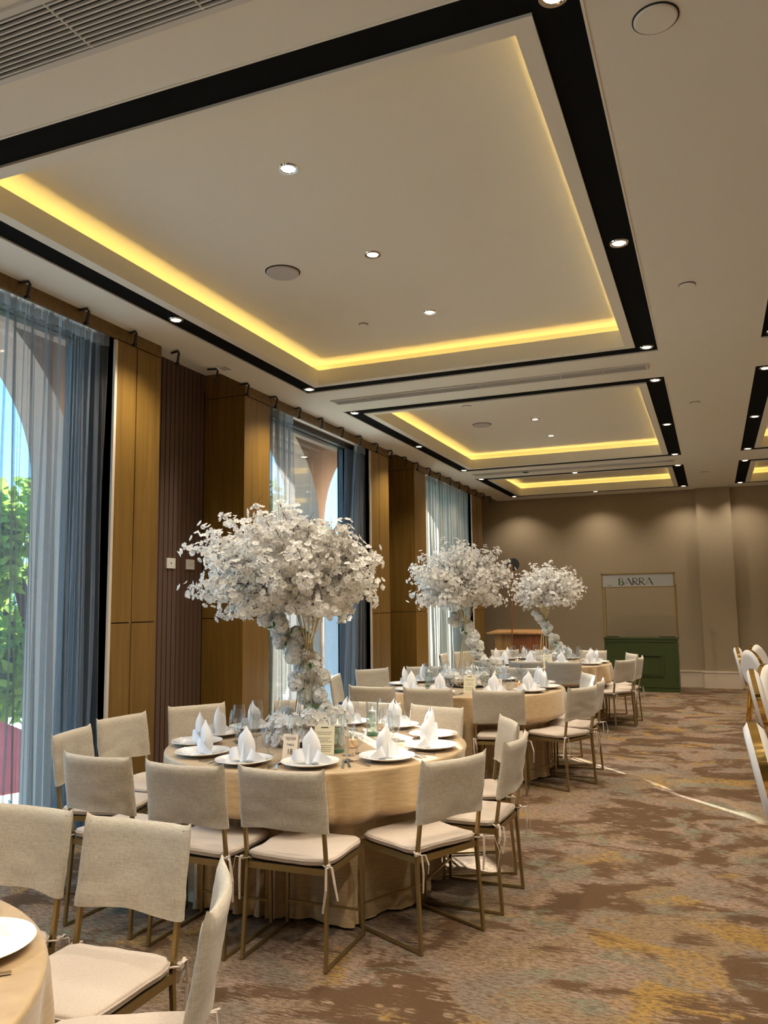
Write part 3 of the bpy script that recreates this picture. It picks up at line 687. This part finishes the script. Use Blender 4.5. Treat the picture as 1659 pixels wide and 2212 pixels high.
def strip(pts, w, th, z0=.001):
    m = MB()
    for i, ((x, y, z), ww) in enumerate(zip(pts, w)): m.v += [(x-ww, y, z+z0), (x+ww, y, z+z0), (x+ww, y, z+z0+th), (x-ww, y, z+z0+th)]
    for i in range(len(pts)-1):
        a = i*4; m.f += [(a, a+1, a+5, a+4), (a+1, a+2, a+6, a+5), (a+2, a+3, a+7, a+6), (a+3, a, a+4, a+7)]
    m.f += [(3, 2, 1, 0), tuple(len(m.v)-4+i for i in range(4))]; return m
knife = thing('table_knife', '', 'cutlery')
strip([(0, -.11, 0), (0, -.04, .001), (0, -.01, .001)], [.007, .006, .004], .004).obj('handle', steel, knife)
strip([(0, -.01, .001), (.002, .02, .001), (.001, .07, .001), (-.002, .10, .001)], [.005, .009, .009, .003], .0018).obj('blade', steel, knife)
fork = thing('dinner_fork', '', 'cutlery')
strip([(0, -.11, 0), (0, -.04, .004), (0, .02, .006), (0, .045, .002), (0, .055, .002)], [.008, .004, .0035, .010, .011], .002).obj('handle', steel, fork)
for i in range(4): strip([(-.0095+i*.0063, .054, .002), (-.0095+i*.0063, .075, .001), (-.009+i*.006, .10, .006)], [.0018, .0018, .001], .0016).obj('tine', steel, fork)
spoon = thing('dessert_spoon', '', 'cutlery')
strip([(0, -.10, 0), (0, -.03, .005), (0, .03, .006)], [.007, .0035, .0035], .002).obj('handle', steel, spoon)
MB().grid(lambda u, v: (.019*v*math.cos(2*PI*u), .055+.029*v*math.sin(2*PI*u), .002+.006*v*v), 16, 4, True).obj('bowl', steel, spoon, True)
def at(k, deg, r, dz=0): a = math.radians(deg); return (CEN[k][0]+r*math.cos(a), CEN[k][1]+r*math.sin(a), ZT+dz)
for k, L in SEATS.items():
    cx, cy_ = CEN[k]
    for (x, y, d, lab, v) in L:
        if k == 0 and x < -2.6: continue
        sl = {'right-hand one of the three near-side chairs': 'right near-side chair', 'middle one of the three near-side chairs': 'middle near-side chair', 'left-hand one of the three near-side chairs': 'left near-side chair'}.get(lab, lab.split(',')[0]+(', edge-on' if lab.endswith('edge-on') else ''))
        sl = sl.replace('far-side chair behind the tall candle glasses', 'far-side chair behind the candle glass').replace('chair with its whole seat in view', 'chair facing the camera').replace('aisle-side chair behind the edge-on one', 'farther aisle-side chair').replace('chair at the near aisle corner', 'near aisle-corner chair').replace('far-side chair hidden behind the flower stand', 'far-side chair behind the flower stand').replace('aisle-side chair seen edge-on', 'aisle-side chair')
        tn = TN[k].replace('cropped table at bottom left', 'cropped table').replace('nearest full', 'nearest')
        wh = 'before the %s, %s' % (sl, tn)
        fx, fy = x*1.0216+.27*math.cos(math.radians(d)), y*1.0216+.27*math.sin(math.radians(d))
        a = math.degrees(math.atan2(fy-cy_, fx-cx)); ra = math.radians(a)
        rot = ra+PI/2
        near = math.sin(ra) < -.2
        rp = .700
        put(plate, at(k, a, rp), rot, 'white rimmed plate '+wh, 'white dinner plates')
        nr = random.uniform(-.5, .5) + (0 if near else 0)
        put(nap, at(k, a, rp-.01, .0075), rot+nr, 'white napkin folded upright '+wh, 'upright folded white napkins')
        put(wg, at(k, a-11, .48), 0, 'tall clear wine glass '+wh, 'wine glasses')
        put(gg, at(k, a-1 if k != 1 else a-3, .455), 0, 'short stemmed water glass '+wh, 'water glasses')
        if k != 3:
            p = Vector(at(k, a, .70)); tx = Vector((-math.sin(ra), math.cos(ra), 0))
            for pr, off, nm, r_ in ((fork, -.172, 'steel fork ', 0), (knife, .172, 'steel knife ', 0), (spoon, .197, 'steel spoon ', .1)):
                q = p+tx*off*(-1 if False else 1)
                rr = math.hypot(q.x-cx, q.y-cy_)
                if rr > RT-.02: q = Vector((cx, cy_, ZT))+(q-Vector((cx, cy_, ZT)))*((RT-.10)/rr); q.z = ZT
                q2 = Vector((cx, cy_, 0)).lerp(Vector((q.x, q.y, 0)), .96); q2.z = ZT+.0005
                put(pr, q2, rot+r_, nm+wh, nm.strip()+'s beside the plates')
# candles
def vase(x, y, lab):
    t = thing('candle_vase', lab, 'candle holder', (x, y, ZT)); H_ = .20
    MB().lathe([(.0001, .001), (.036, .001), (.038, .004), (.038, H_), (.036, H_), (.036, .012), (.0001, .012)], 28).obj('glass_cylinder', glass, t, 40)
    MB().lathe([(.0001, .002), (.0372, .002), (.0372, .014), (.0001, .014)], 28).obj('thick_base', green_glass, t, 40)
    MB().lathe([(.0001, .016), (.0345, .016), (.0345, .135), (.0001, .135)], 28).obj('water', water, t, 40)
    MB().lathe([(.0001, .128), (.02, .129), (.026, .140), (.02, .148), (.0001, .146)], 16).obj('floating_candle', skin_wax, t, True)
    MB().lathe([(.0001, .150), (.0035, .154), (.0025, .160), (.0001, .168)], 8).obj('flame', flame, t, True)
    for i in range(3):
        a = i*2.1; MB().grid(lambda u, v: (.024*math.cos(a+u*1.3)*(.5+v*.5), .024*math.sin(a+u*1.3)*(.5+v*.5), .04+i*.025+.03*v+.008*math.sin(u*5)), 4, 3).obj('petal', petal2, t, True)
def votive(x, y, lab):
    t = thing('votive_candle', lab, 'candle', (x, y, ZT))
    MB().lathe([(.0001, .001), (.024, .001), (.0265, .062), (.025, .062), (.0235, .006), (.0001, .006)], 20).obj('glass_cup', glass, t, 40)
    MB().lathe([(.0001, .0065), (.0232, .0065), (.0245, .045), (.0001, .044)], 20).obj('wax', wax, t, 40)
    MB().lathe([(.0001, .045), (.0035, .05), (.0025, .056), (.0001, .066)], 8).obj('flame', flame, t, True)
vase(-1.95, 4.08, 'tall clear glass cylinder with water, floating candle and green base, front of nearest table')
vase(-1.99, 4.66, 'tall clear glass cylinder standing behind the flowers of the nearest table')
votive(-1.92, 4.22, 'small lit votive candle right of the tall glass cylinder, nearest table')
votive(-2.46, 3.93, 'small lit votive candle left of the flowers, nearest table')
votive(-2.02, 4.86, 'small votive candle at the back of the nearest table')
vase(-1.93, 7.45, 'tall clear glass cylinder beside the number card on the middle table')
vase(-2.60, 7.50, 'tall clear glass cylinder at the window side of the middle table')
vase(-1.85, 10.75, 'tall glass cylinder with a lit floating candle on the farthest table')
votive(-1.75, 7.65, 'small lit votive candle on the aisle side of the middle table')
votive(-2.45, 10.65, 'small lit votive candle on the farthest table')
# cards
def card(x, y, rz, num, lab):
    t = thing('table_number_card', lab, 'card', (x, y, ZT), rz); h, w, d = .125, .040, .034
    for s in (-1, 1):
        MB().add([(-w, s*d, .001), (w, s*d, .001), (w, s*.002, h), (-w, s*.002, h), (-w, s*(d-.0015), .001), (w, s*(d-.0015), .001), (w, s*.0005, h), (-w, s*.0005, h)], [(0, 1, 2, 3), (7, 6, 5, 4), (0, 4, 5, 1), (2, 6, 7, 3), (1, 5, 6, 2), (0, 3, 7, 4)]).obj('card_leaf', paper, t)
    tl = math.atan2(h, d-.002); r = (tl, 0, 0)
    pl = lambda f: (0, -d+(d-.002)*f-.0012, h*f+.0004)
    text('number', num, .040, ink, t, pl(.30), r, sx=.8); text('word', 'TABLE', .015, inkg, t, pl(.58), r)
    m = MB()
    for i in range(9):
        u = -.026+i*.0065; m.tube([(u, -.0045-(.30)*.02, h*.92-abs(math.sin(i*1.7))*.004), (u+.003, -.006-(.2)*.02, h*.80-abs(math.sin(i*2.3))*.008)], .0013, 4)
    m.obj('printed_garland', inkg, t)
card(-2.10, 3.83, math.radians(8), '18', 'tented card reading TABLE 18 on the nearest full table')
card(-1.83, 7.15, math.radians(4), '19', 'tented card reading TABLE 19 on the middle table')
def menu(x, y, rz, lab, w=.055, h=.15):
    t = thing('menu_card', lab, 'card', (x, y, ZT), rz)
    MB().add([(-w, 0, .001), (w, 0, .001), (w, .035, h), (-w, .035, h), (-w, .002, .001), (w, .002, .001), (w, .037, h), (-w, .037, h)], [(0, 1, 2, 3), (7, 6, 5, 4), (0, 4, 5, 1), (2, 6, 7, 3), (1, 5, 6, 2), (0, 3, 7, 4)]).obj('card_sheet', paper2, t)
    m = MB(); random.seed(5)
    for i in range(11):
        f = .12+.065*i; ww = random.uniform(.4, .8)*w
        if i in (4, 8): continue
        y_, z_ = .035*f-.0006, h*f; m.box(-ww, y_-.0004, z_-.0012, ww, y_, z_+.0012)
    m.obj('printed_line', inkg, t); MB().box(-.02, .035*.93-.001, h*.91, .02, .035*.93-.0003, h*.945).obj('heading', ink, t)
    MB().tube([(0, .05, 0.001), (0, .037, h*.7)], .002, 4).obj('prop', ink, t)
menu(-1.98, 3.97, math.radians(16), 'cream menu card leaning by the flowers behind the right napkin, nearest table')
menu(-2.08, 7.10, math.radians(3), 'cream menu card standing left of the number card, middle table')
menu(-2.0, 10.35, math.radians(3), 'cream menu card among the glasses of the farthest table')
# ============================================================ FLOWERS
def blossom_mb(seed, r=.0195, cup=.6):
    random.seed(seed); m = MB()
    for i in range(5):
        a = 2*PI*i/5+random.uniform(-.15, .15); c, s = math.cos(a), math.sin(a); w = .60*r; t_ = random.uniform(.8, 1.3)*cup
        P = lambda l, q, z: (c*l-s*q, s*l+c*q, z)
        vs = [P(.05*r, 0, 0), P(.55*r, -w*.8, .30*r*t_), P(.55*r, w*.8, .30*r*t_), P(.58*r, 0, .12*r), P(1.0*r, -w*.55, .62*r*t_), P(1.0*r, w*.55, .62*r*t_), P(.93*r, 0, .45*r*t_)]
        m.add(vs, [(0, 1, 3), (0, 3, 2), (1, 4, 6, 3), (3, 6, 5, 2)])
    return m
def centre_mb(r=.0195): return MB().lathe([(.0001, .28*r), (.12*r, .16*r), (.06*r, 0)], 5)
BL = [blossom_mb(i) for i in range(5)]
BLM = [b.mesh('blossom', petal, True) for b in BL]
pollen = M('pollen', (.45, .42, .15), .8)
CM = centre_mb().mesh('pollen', pollen)
def rose_mb(seed, R=.05, n=46):
    random.seed(seed); m = MB()
    for i in range(n):
        t_ = (i+.5)/n; ph = math.acos(1-1.75*t_); th = i*2.399963
        d = Vector((math.sin(ph)*math.cos(th), math.sin(ph)*math.sin(th), math.cos(ph))); u = d.orthogonal().normalized(); v = d.cross(u); rr = R*random.uniform(.82, 1.04); w = R*.40
        a0 = random.uniform(0, 6.3); c0 = d*rr; vs = [c0-d*.25*w]
        for k in range(6):
            a = a0+k*PI/3; q = random.uniform(.75, 1.05)*w; vs.append(c0+u*math.cos(a)*q+v*math.sin(a)*q+d*random.uniform(-.05, .32)*w)
        m.add(vs, [(0, 1+k, 1+(k+1) % 6) for k in range(6)])
    m.lathe([(.0001, -.7*R), (.6*R, -.4*R), (.78*R, 0), (.6*R, .5*R), (.0001, .7*R)], 10); return m
RM = [rose_mb(i).mesh('flower_head', petal2, False) for i in range(4)]
def leaf_mesh():
    return MB().grid(lambda u, v: ((u-.5)*.022*math.sin(PI*min(1, v*.93+.05)), v*.06, .004*math.sin(v*3)+abs(u-.5)*.006), 2, 6).mesh('leaf', leafg, True)
LM = leaf_mesh()
def orient(d, roll=0): return d.to_track_quat('Z', 'Y').to_matrix().to_4x4() @ Matrix.Rotation(roll, 4, 'Z')
def fluff(seed, R=.044, n=46, s=.95):
    random.seed(seed); m = MB()
    for i in range(n):
        t_ = (i+.5)/n; ph = math.acos(1-2*t_); th = i*2.399963+random.uniform(-.2, .2)
        d = Vector((math.sin(ph)*math.cos(th), math.sin(ph)*math.sin(th), math.cos(ph)))
        b = BL[i % 5]; m.add(b.v, b.f, Matrix.Translation(d*R*random.uniform(.8, 1.05)) @ orient(d, random.uniform(0, 6)) @ Matrix.Scale(s*random.uniform(.85, 1.2), 4))
    m.lathe([(.0001, -.6*R), (.45*R, -.4*R), (.62*R, 0), (.45*R, .4*R), (.0001, .6*R)], 8); return m
RM = [fluff(i).mesh('flower_head', petal2, True) for i in range(5)]
def centerpiece(k, base, cc, rad, nsp, per, nsingle, seed, label, garl, neck=(0, 0, .58)):
    random.seed(seed); t = thing('flower_centerpiece', label, 'flower arrangement', (base[0], base[1], ZT), group='tall white blossom centrepieces')
    nz = neck[2]
    # wire stand: trumpet of rods pinched at the neck
    st = MB().lathe([(.118, 0.0), (.122, .004), (.118, .008), (.112, .004), (.118, 0)], 32).obj('stand', wire, t, True)
    for i in range(12):
        a = 2*PI*i/12+.1
        MB().tube([(.115*math.cos(a), .115*math.sin(a), .004), (.018*math.cos(a+.25)+neck[0], .018*math.sin(a+.25)+neck[1], nz), (.10*math.cos(a+.5)+neck[0], .10*math.sin(a+.5)+neck[1], nz+.26)], .0028, 6).obj('rod', wire, st)
    ctr = Vector(cc)
    core = Vector((neck[0], neck[1], nz+.22))
    pts = []; br = MB()
    for i in range(nsp):
        tt = (i+.5)/nsp; z = 1-1.84*tt; th = i*2.399963+random.uniform(-.25, .25); s = math.sqrt(max(0, 1-z*z))
        sc = random.choice((.76, .84, .92, .97, 1.02, 1.08, 1.14)); end = ctr+Vector((rad[0]*s*math.cos(th)*sc, rad[1]*s*math.sin(th)*sc, rad[2]*z*sc+random.uniform(-.03, .03)))
        st0 = core+Vector((random.uniform(-.05, .05), random.uniform(-.05, .05), random.uniform(-.02, .05))); mid = st0.lerp(end, .5)+Vector((0, 0, .05))
        br.tube([st0, mid, end], [.0045, .003, .0015], 4, False)
        for j in range(per):
            f = .34+.66*(j+.5)/per; c = st0.lerp(mid, f*2) if f < .5 else mid.lerp(end, (f-.5)*2)
            spread = .062*(1.2-.5*f)
            d = Vector((random.gauss(0, 1), random.gauss(0, 1), random.gauss(0, 1))).normalized(); p = c+d*spread*random.uniform(.5, 1.2)
            nrm = (d+ (end-core).normalized()*.7).normalized(); pts.append((p, nrm, random.uniform(.8, 1.15)))
            if j % 3 == 0: br.tube([c, p], [.0016, .001], 3, False)
        for _ in range(2):
            q = mid.lerp(end, random.random()); br.tube([q, q+Vector((random.gauss(0, .05), random.gauss(0, .05), random.gauss(0, .05)))], [.002, .001], 3, False)
    br.obj('branches', bark, t, kind='stuff')
    cam_ = Vector((0, 0, 1.55))-Vector((base[0], base[1], ZT)); cd = cam_.normalized()
    pts.sort(key=lambda q: -(q[0]-ctr).dot(cd)-.1*random.random())
    rest = MB(); pol = MB(); cm = centre_mb()
    for i, (p, nrm, s) in enumerate(pts):
        Mx = Matrix.Translation(p) @ orient(nrm, random.uniform(0, 6)) @ Matrix.Scale(s, 4)
        if i < nsingle: o = mk('blossom', BLM[i % 5], t); o.matrix_local = Mx
        else: b = BL[i % 5]; rest.add(b.v, b.f, Mx)
        if k == 1 or i % 2 == 0: pol.add(cm.v, cm.f, Mx)
    rest.obj('blossoms', petal, t, True, kind='stuff'); pol.obj('flower_centres', pollen, t, kind='stuff')
    for i, (x, y, z, s) in enumerate(garl):
        o = mk('flower_head', RM[i % 5], t); o.location = (x, y, z); o.rotation_euler = (random.uniform(0, 6), random.uniform(0, 6), random.uniform(0, 6)); o.scale = (s, s, s)
        if i % 3 == 0:
            for j in range(2): l = mk('leaf', LM, t); l.location = (x+random.uniform(-.03, .03), y-.03, z+.02); l.rotation_euler = (random.uniform(-1, 1), random.uniform(-1, 1), random.uniform(0, 6))
    g = MB(); gp = [Vector(q[:3]) for q in garl[::2]]; g.tube(gp+[Vector((gp[-1].x+.02, gp[-1].y, .02))], .006, 5); g.obj('garland_stem', bark, t)
    return t
def garland(p0, p1, p2, n, seed, s=1.0, sp=.045):
    random.seed(seed); out = []
    for i in range(n):
        f = i/(n-1); a = Vector(p0).lerp(Vector(p1), f); b = Vector(p1).lerp(Vector(p2), f); q = a.lerp(b, f)
        out.append((q.x+random.uniform(-sp, sp), q.y+random.uniform(-sp, sp), q.z+random.uniform(-.02, .02), s*random.uniform(.8, 1.15)))
    return out
# relative to the stand base on each table
centerpiece(1, (-2.24, 4.30), (-.17, 0, 1.02), (.56, .55, .35), 165, 58, 300, 11, 'tall centrepiece with huge white blossom crown on the nearest full table', garland((-.22, 0, .72), (-.02, 0, .52), (.12, -.02, .08), 46, 1, .95, .075))
centerpiece(2, (-2.26, 7.66), (-.06, 0, 1.03), (.50, .50, .35), 130, 46, 0, 12, 'tall blossom centrepiece on the middle table', garland((-.12, 0, .70), (.02, 0, .48), (.30, -.02, .16), 36, 2, .9, .06))
centerpiece(3, (-2.12, 10.95), (.03, 0, 1.0), (.46, .46, .30), 115, 36, 0, 13, 'smallest looking blossom centrepiece, on the farthest table', garland((-.12, 0, .66), (-.02, 0, .48), (.22, -.02, .12), 30, 3, .85, .055))
def cluster(x, y, rx, ry, n, nh, lab, seed, h=.13):
    random.seed(seed); t = thing('table_flowers', lab, 'flowers', (x, y, ZT), group='low white flower rings round the stands')
    m = MB(); br = MB()
    MB().lathe([(.13, 0), (.16, 0), (.16, .012), (.13, .012)], 24).obj('dark_tray', blackm, t)
    for i in range(n):
        a = random.uniform(0, 2*PI); f = random.uniform(.55, 1); p = Vector((rx*f*math.cos(a), ry*f*math.sin(a), random.uniform(.025, h)*(1.1-.3*f)))
        d = Vector((math.cos(a), math.sin(a), random.uniform(0, 1.5))).normalized(); b = BL[i % 5]; m.add(b.v, b.f, Matrix.Translation(p) @ orient(d, random.uniform(0, 6)) @ Matrix.Scale(random.uniform(1.0, 1.5), 4))
        if i % 5 == 0: br.tube([(p.x*.8, p.y*.8, .01), p], .0025, 4, False)
    m.obj('blossoms', petal, t, True, kind='stuff'); br.obj('twigs', bark, t, kind='stuff')
    for i in range(nh):
        a = 2*PI*i/nh+random.uniform(-.2, .2); o = mk('flower_head', RM[i % 5], t); o.location = (rx*.75*math.cos(a), ry*.75*math.sin(a), random.uniform(.05, h)); s = random.uniform(.8, 1.1); o.scale = (s, s, s); o.rotation_euler = (random.uniform(0, 6), random.uniform(0, 6), 0)
cluster(-2.24, 4.28, .25, .22, 330, 12, 'low cluster of white flowers around the stand base, nearest full table', 21, .19)
cluster(-2.26, 7.64, .26, .22, 260, 10, 'low cluster of white flowers around the stand base, middle table', 22, .16)
cluster(-2.12, 10.93, .26, .22, 200, 8, 'low cluster of white flowers around the stand base, farthest table', 23, .12)
# ============================================================ BAR STAND
bar = thing('bar_stand', 'dark green bar counter with brass posts and a grey sign reading BARRA', 'bar', (-1.225, 14.8, 0))
bw, bd, bh = .61, .45, .925
MB().box(-bw, 0, .02, bw, bd, bh-.03).obj('counter_body', green, bar)
MB().box(-bw-.012, -.012, bh-.03, bw+.012, bd+.012, bh).obj('counter_top', green, bar)
MB().box(-bw-.004, -.02, 0, bw+.004, .0, .03).box(-bw-.004, -.014, .03, bw+.004, 0, .06).obj('base_moulding', green, bar)
def frame(x0, x1, z0, z1, w, d, nm):
    MB().box(x0, -d, z0, x1, 0, z0+w).box(x0, -d, z1-w, x1, 0, z1).box(x0, -d, z0+w, x0+w, 0, z1-w).box(x1-w, -d, z0+w, x1, 0, z1-w).obj(nm, green, bar)
frame(-.28, .37, .26, .66, .035, .016, 'panel_moulding'); frame(-.245, .335, .295, .625, .014, .024, 'panel_moulding')
frame(-bw, bw, .075, bh-.045, .03, .012, 'outer_moulding')
MB().box(-bw+.02, .10, bh, -bw+.22, .36, bh+.012).obj('top_tray', blackm, bar); MB().box(bw-.30, .10, bh, bw-.04, .36, bh+.012).obj('top_tray', blackm, bar)
for s in (-1, 1):
    MB().box(s*bw-.011, .005, bh, s*bw+.011, .027, 2.05).obj('post', brass, bar)
    MB().box(s*bw-.011, .40, bh, s*bw+.011, .422, 1.86).obj('post', brass, bar)
    MB().box(s*bw-.011, .027, 1.84, s*bw+.011, .40, 1.86).obj('side_rail', brass, bar)
sg = MB().box(-bw+.012, .004, 1.80, bw-.012, .03, 2.03).obj('sign_board', signw, bar)
for z in (1.79, 2.03): MB().box(-bw-.012, -.004, z, bw+.012, .034, z+.022).obj('sign_frame', brass, bar)
for s in (-1, 1): MB().box(s*(bw-.004)-.014, -.004, 1.80, s*(bw-.004)+.014, .004, 2.04).obj('sign_frame', brass, bar)
RX = (PI/2, 0, 0)
# BARRA in high-contrast lettering: thick and thin strokes
def stroke(m, a, b, w):
    a, b = Vector(a), Vector(b); d = (b-a).normalized(); n = Vector((-d.y, d.x))*w/2
    m.add([(a.x-n.x, 0, a.y-n.y), (b.x-n.x, 0, b.y-n.y), (b.x+n.x, 0, b.y+n.y), (a.x+n.x, 0, a.y+n.y)], [(0, 1, 2, 3)])
def arcst(m, cx, cz, rx, rz, a0, a1, w, n=10):
    for i in range(n):
        p = a0+(a1-a0)*i/n; q = a0+(a1-a0)*(i+1)/n; stroke(m, (cx+rx*math.cos(p), cz+rz*math.sin(p)), (cx+rx*math.cos(q)+.0, cz+rz*math.sin(q)), w*(.55+.45*abs(math.cos((p+q)/2))))
H_, th_, tn_ = .125, .021, .005
def put_letter(m, x, z): 
    o = m.obj('letter', ink, sg); o.location = (x, .003, z); return o
x0 = -.31; zz = 1.838
m = MB(); stroke(m, (0, 0), (0, H_), th_); arcst(m, .02, H_*.76, .045, H_*.23, PI/2, -PI/2, .010); arcst(m, .02, H_*.27, .055, H_*.27, PI/2, -PI/2, .022); put_letter(m, x0, zz)
def A(): m = MB(); stroke(m, (0, 0), (.062, H_), tn_); stroke(m, (.062, H_), (.125, 0), th_); stroke(m, (.02, H_*.30), (.10, H_*.30), tn_); return m
def R_(): m = MB(); stroke(m, (0, 0), (0, H_), th_*.9); arcst(m, .012, H_*.74, .062, H_*.25, PI/2, -PI/2, .014); stroke(m, (.012, H_*.5), (.085, 0), th_*.85); return m
put_letter(A(), x0+.09, zz); put_letter(R_(), x0+.235, zz); put_letter(R_(), x0+.345, zz); put_letter(A(), x0+.44, zz)
MB().grid(lambda u, v: (x0+.012+.03*u*math.sin(PI*v)+.004, .0015, zz+.01+v*.095), 4, 8).obj('green_leaf', greenl, sg)
text('small_word', 'LLEVA LA', .030, inkg, sg, (x0+.075, .003, zz+.150), RX)
for s in (0, .045): MB().tube([(-.50+s, .0035, 1.846), (-.50+s, .003, 1.850)], .016, 10).obj('small_emblem', inkg, sg)
# ============================================================ PODIUM
pod = thing('podium', 'wooden podium with a wide angled top by the far wall, behind the farthest table', 'podium', (-3.10, 13.62, 0))
MB().box(-.42, .02, .02, -.12, .05, 1.02).obj('light_panel', podw, pod)
MB().box(-.12, .0, .02, .40, .04, 1.02).obj('front_panel', podr, pod)
MB().box(-.42, .05, .02, -.39, .55, 1.02).box(.37, .04, .02, .40, .55, 1.02).obj('side_panel', podr, pod)
MB().box(-.40, .04, .0, .39, .54, .03).obj('base', podr, pod)
MB().add([(-.56, -.02, 1.02), (-.12, -.08, 1.03), (.50, -.02, 1.02), (.46, .58, 1.06), (-.50, .58, 1.06), (-.56, -.02, 1.045), (-.12, -.08, 1.055), (.50, -.02, 1.045), (.46, .58, 1.085), (-.50, .58, 1.085)], [(0, 4, 3, 2, 1), (5, 6, 7, 8, 9), (0, 1, 6, 5), (1, 2, 7, 6), (2, 3, 8, 7), (3, 4, 9, 8), (4, 0, 5, 9)]).obj('top', podw, pod)
t = thing('display_pole', 'thin reddish wooden pole with a dark fan-shaped head behind the middle blossoms', 'pole', (-3.17, 13.45, 0))
MB().tube([(0, 0, 0), (.0, 0, 1.0), (.03, 0, 2.2)], .012, 8).obj('pole', podr, t)
MB().lathe([(.0001, -.005), (.10, -.004), (.11, 0), (.10, .004), (.0001, .005)], 24, Matrix.Translation((.05, 0, 2.2)) @ Matrix.Rotation(PI/2, 4, 'X')).obj('round_head', blackm, t)
MB().lathe([(.0001, 0), (.14, 0), (.14, .015), (.0001, .02)], 20).obj('base', podr, t)
# ============================================================ GOLD CHAIRS
def gold_chair():
    t = thing('oval_back_chair', '', 'chair'); RX_, RZ_ = .19, .255; cz = .70
    lean = lambda z: -.20-.20*(z-.45)
    m = MB(); n = 40
    for (rr, dd) in ((1.0, -.021), (1.0, .021), (.93, .021), (.93, -.021)):
        for i in range(n):
            a = 2*PI*i/n; z = cz+RZ_*rr*math.sin(a); m.v.append((RX_*rr*math.cos(a), lean(z)+dd, z))
    for r in range(4):
        for i in range(n):
            a, b = r*n+i, r*n+(i+1) % n; c, d = ((r+1) % 4)*n+(i+1) % n, ((r+1) % 4)*n+i; m.f.append((a, b, c, d))
    m.obj('back_ring', goldm, t, 50)
    for s, nm in ((1, 'front_pad'), (-1, 'rear_pad')):
        def f(u, v, s=s):
            a = 2*PI*u; r = v; z = cz+RZ_*.99*r*math.sin(a); return (RX_*.985*r*math.cos(a), lean(z)+s*(.021+.032*(1-r**8)**.5), z)
        MB().grid(f, 32, 8, True).obj(nm, leath, t, True)
    def se(u, v):
        a = 2*PI*u; ph = PI*(v-.5); q = 4; c, s_ = math.cos(a), math.sin(a); r = (abs(c)**q+abs(s_)**q)**(-1/q); e = abs(math.cos(ph))**.3
        return (.215*r*c*e, .02+.21*r*s_*e, .465+.035*math.sin(ph))
    MB().grid(se, 36, 10, True).obj('seat', leath, t, True)
    MB().box(-.20, -.17, .405, .20, .21, .43).obj('seat_band', goldm, t)
    for sx_ in (-1, 1):
        MB().tube([(sx_*.16, .175, .42), (sx_*.17, .20, .2), (sx_*.17, .205, .0)], [.020, .016, .010], 4).obj('leg', goldm, t)
        MB().tube([(sx_*.15, -.17, .42), (sx_*.16, -.20, .2), (sx_*.165, -.235, .0)], [.020, .016, .010], 4).obj('leg', goldm, t)
        MB().tube([(sx_*.10, -.185, .42), (sx_*.085, -.205, .48)], .014, 4).obj('back_bracket', goldm, t)
    return t
GC = gold_chair()
for (x, y, d, lab) in ((.14, 4.43, 0, 'oval-back white and gold chair cut by the right photo edge, nearest of the row'), (.27, 7.80, -3, 'oval-back white and gold chair seen edge-on, standing in front of the far group'),
    (.42, 8.45, -38, 'oval-back chair behind the edge-on one, its pale back pad turned to the camera'), (.68, 7.22, 25, 'oval-back chair at the photo edge, right of the edge-on one'), (.24, 11.45, 0, 'farthest row: leftmost oval-back chair, seen edge-on'),
    (.36, 10.78, 35, 'farthest row: oval-back chair with bluish front pad'), (.48, 12.1, -35, 'farthest row: oval-back chair with peach pad behind the bluish one')):
    a = math.radians(d); put(GC, (x+.30*math.cos(a), y+.30*math.sin(a), 0), a-PI/2, lab, 'white and gold oval-back chairs')
# unused scatter prototypes never occur: every prototype is placed above
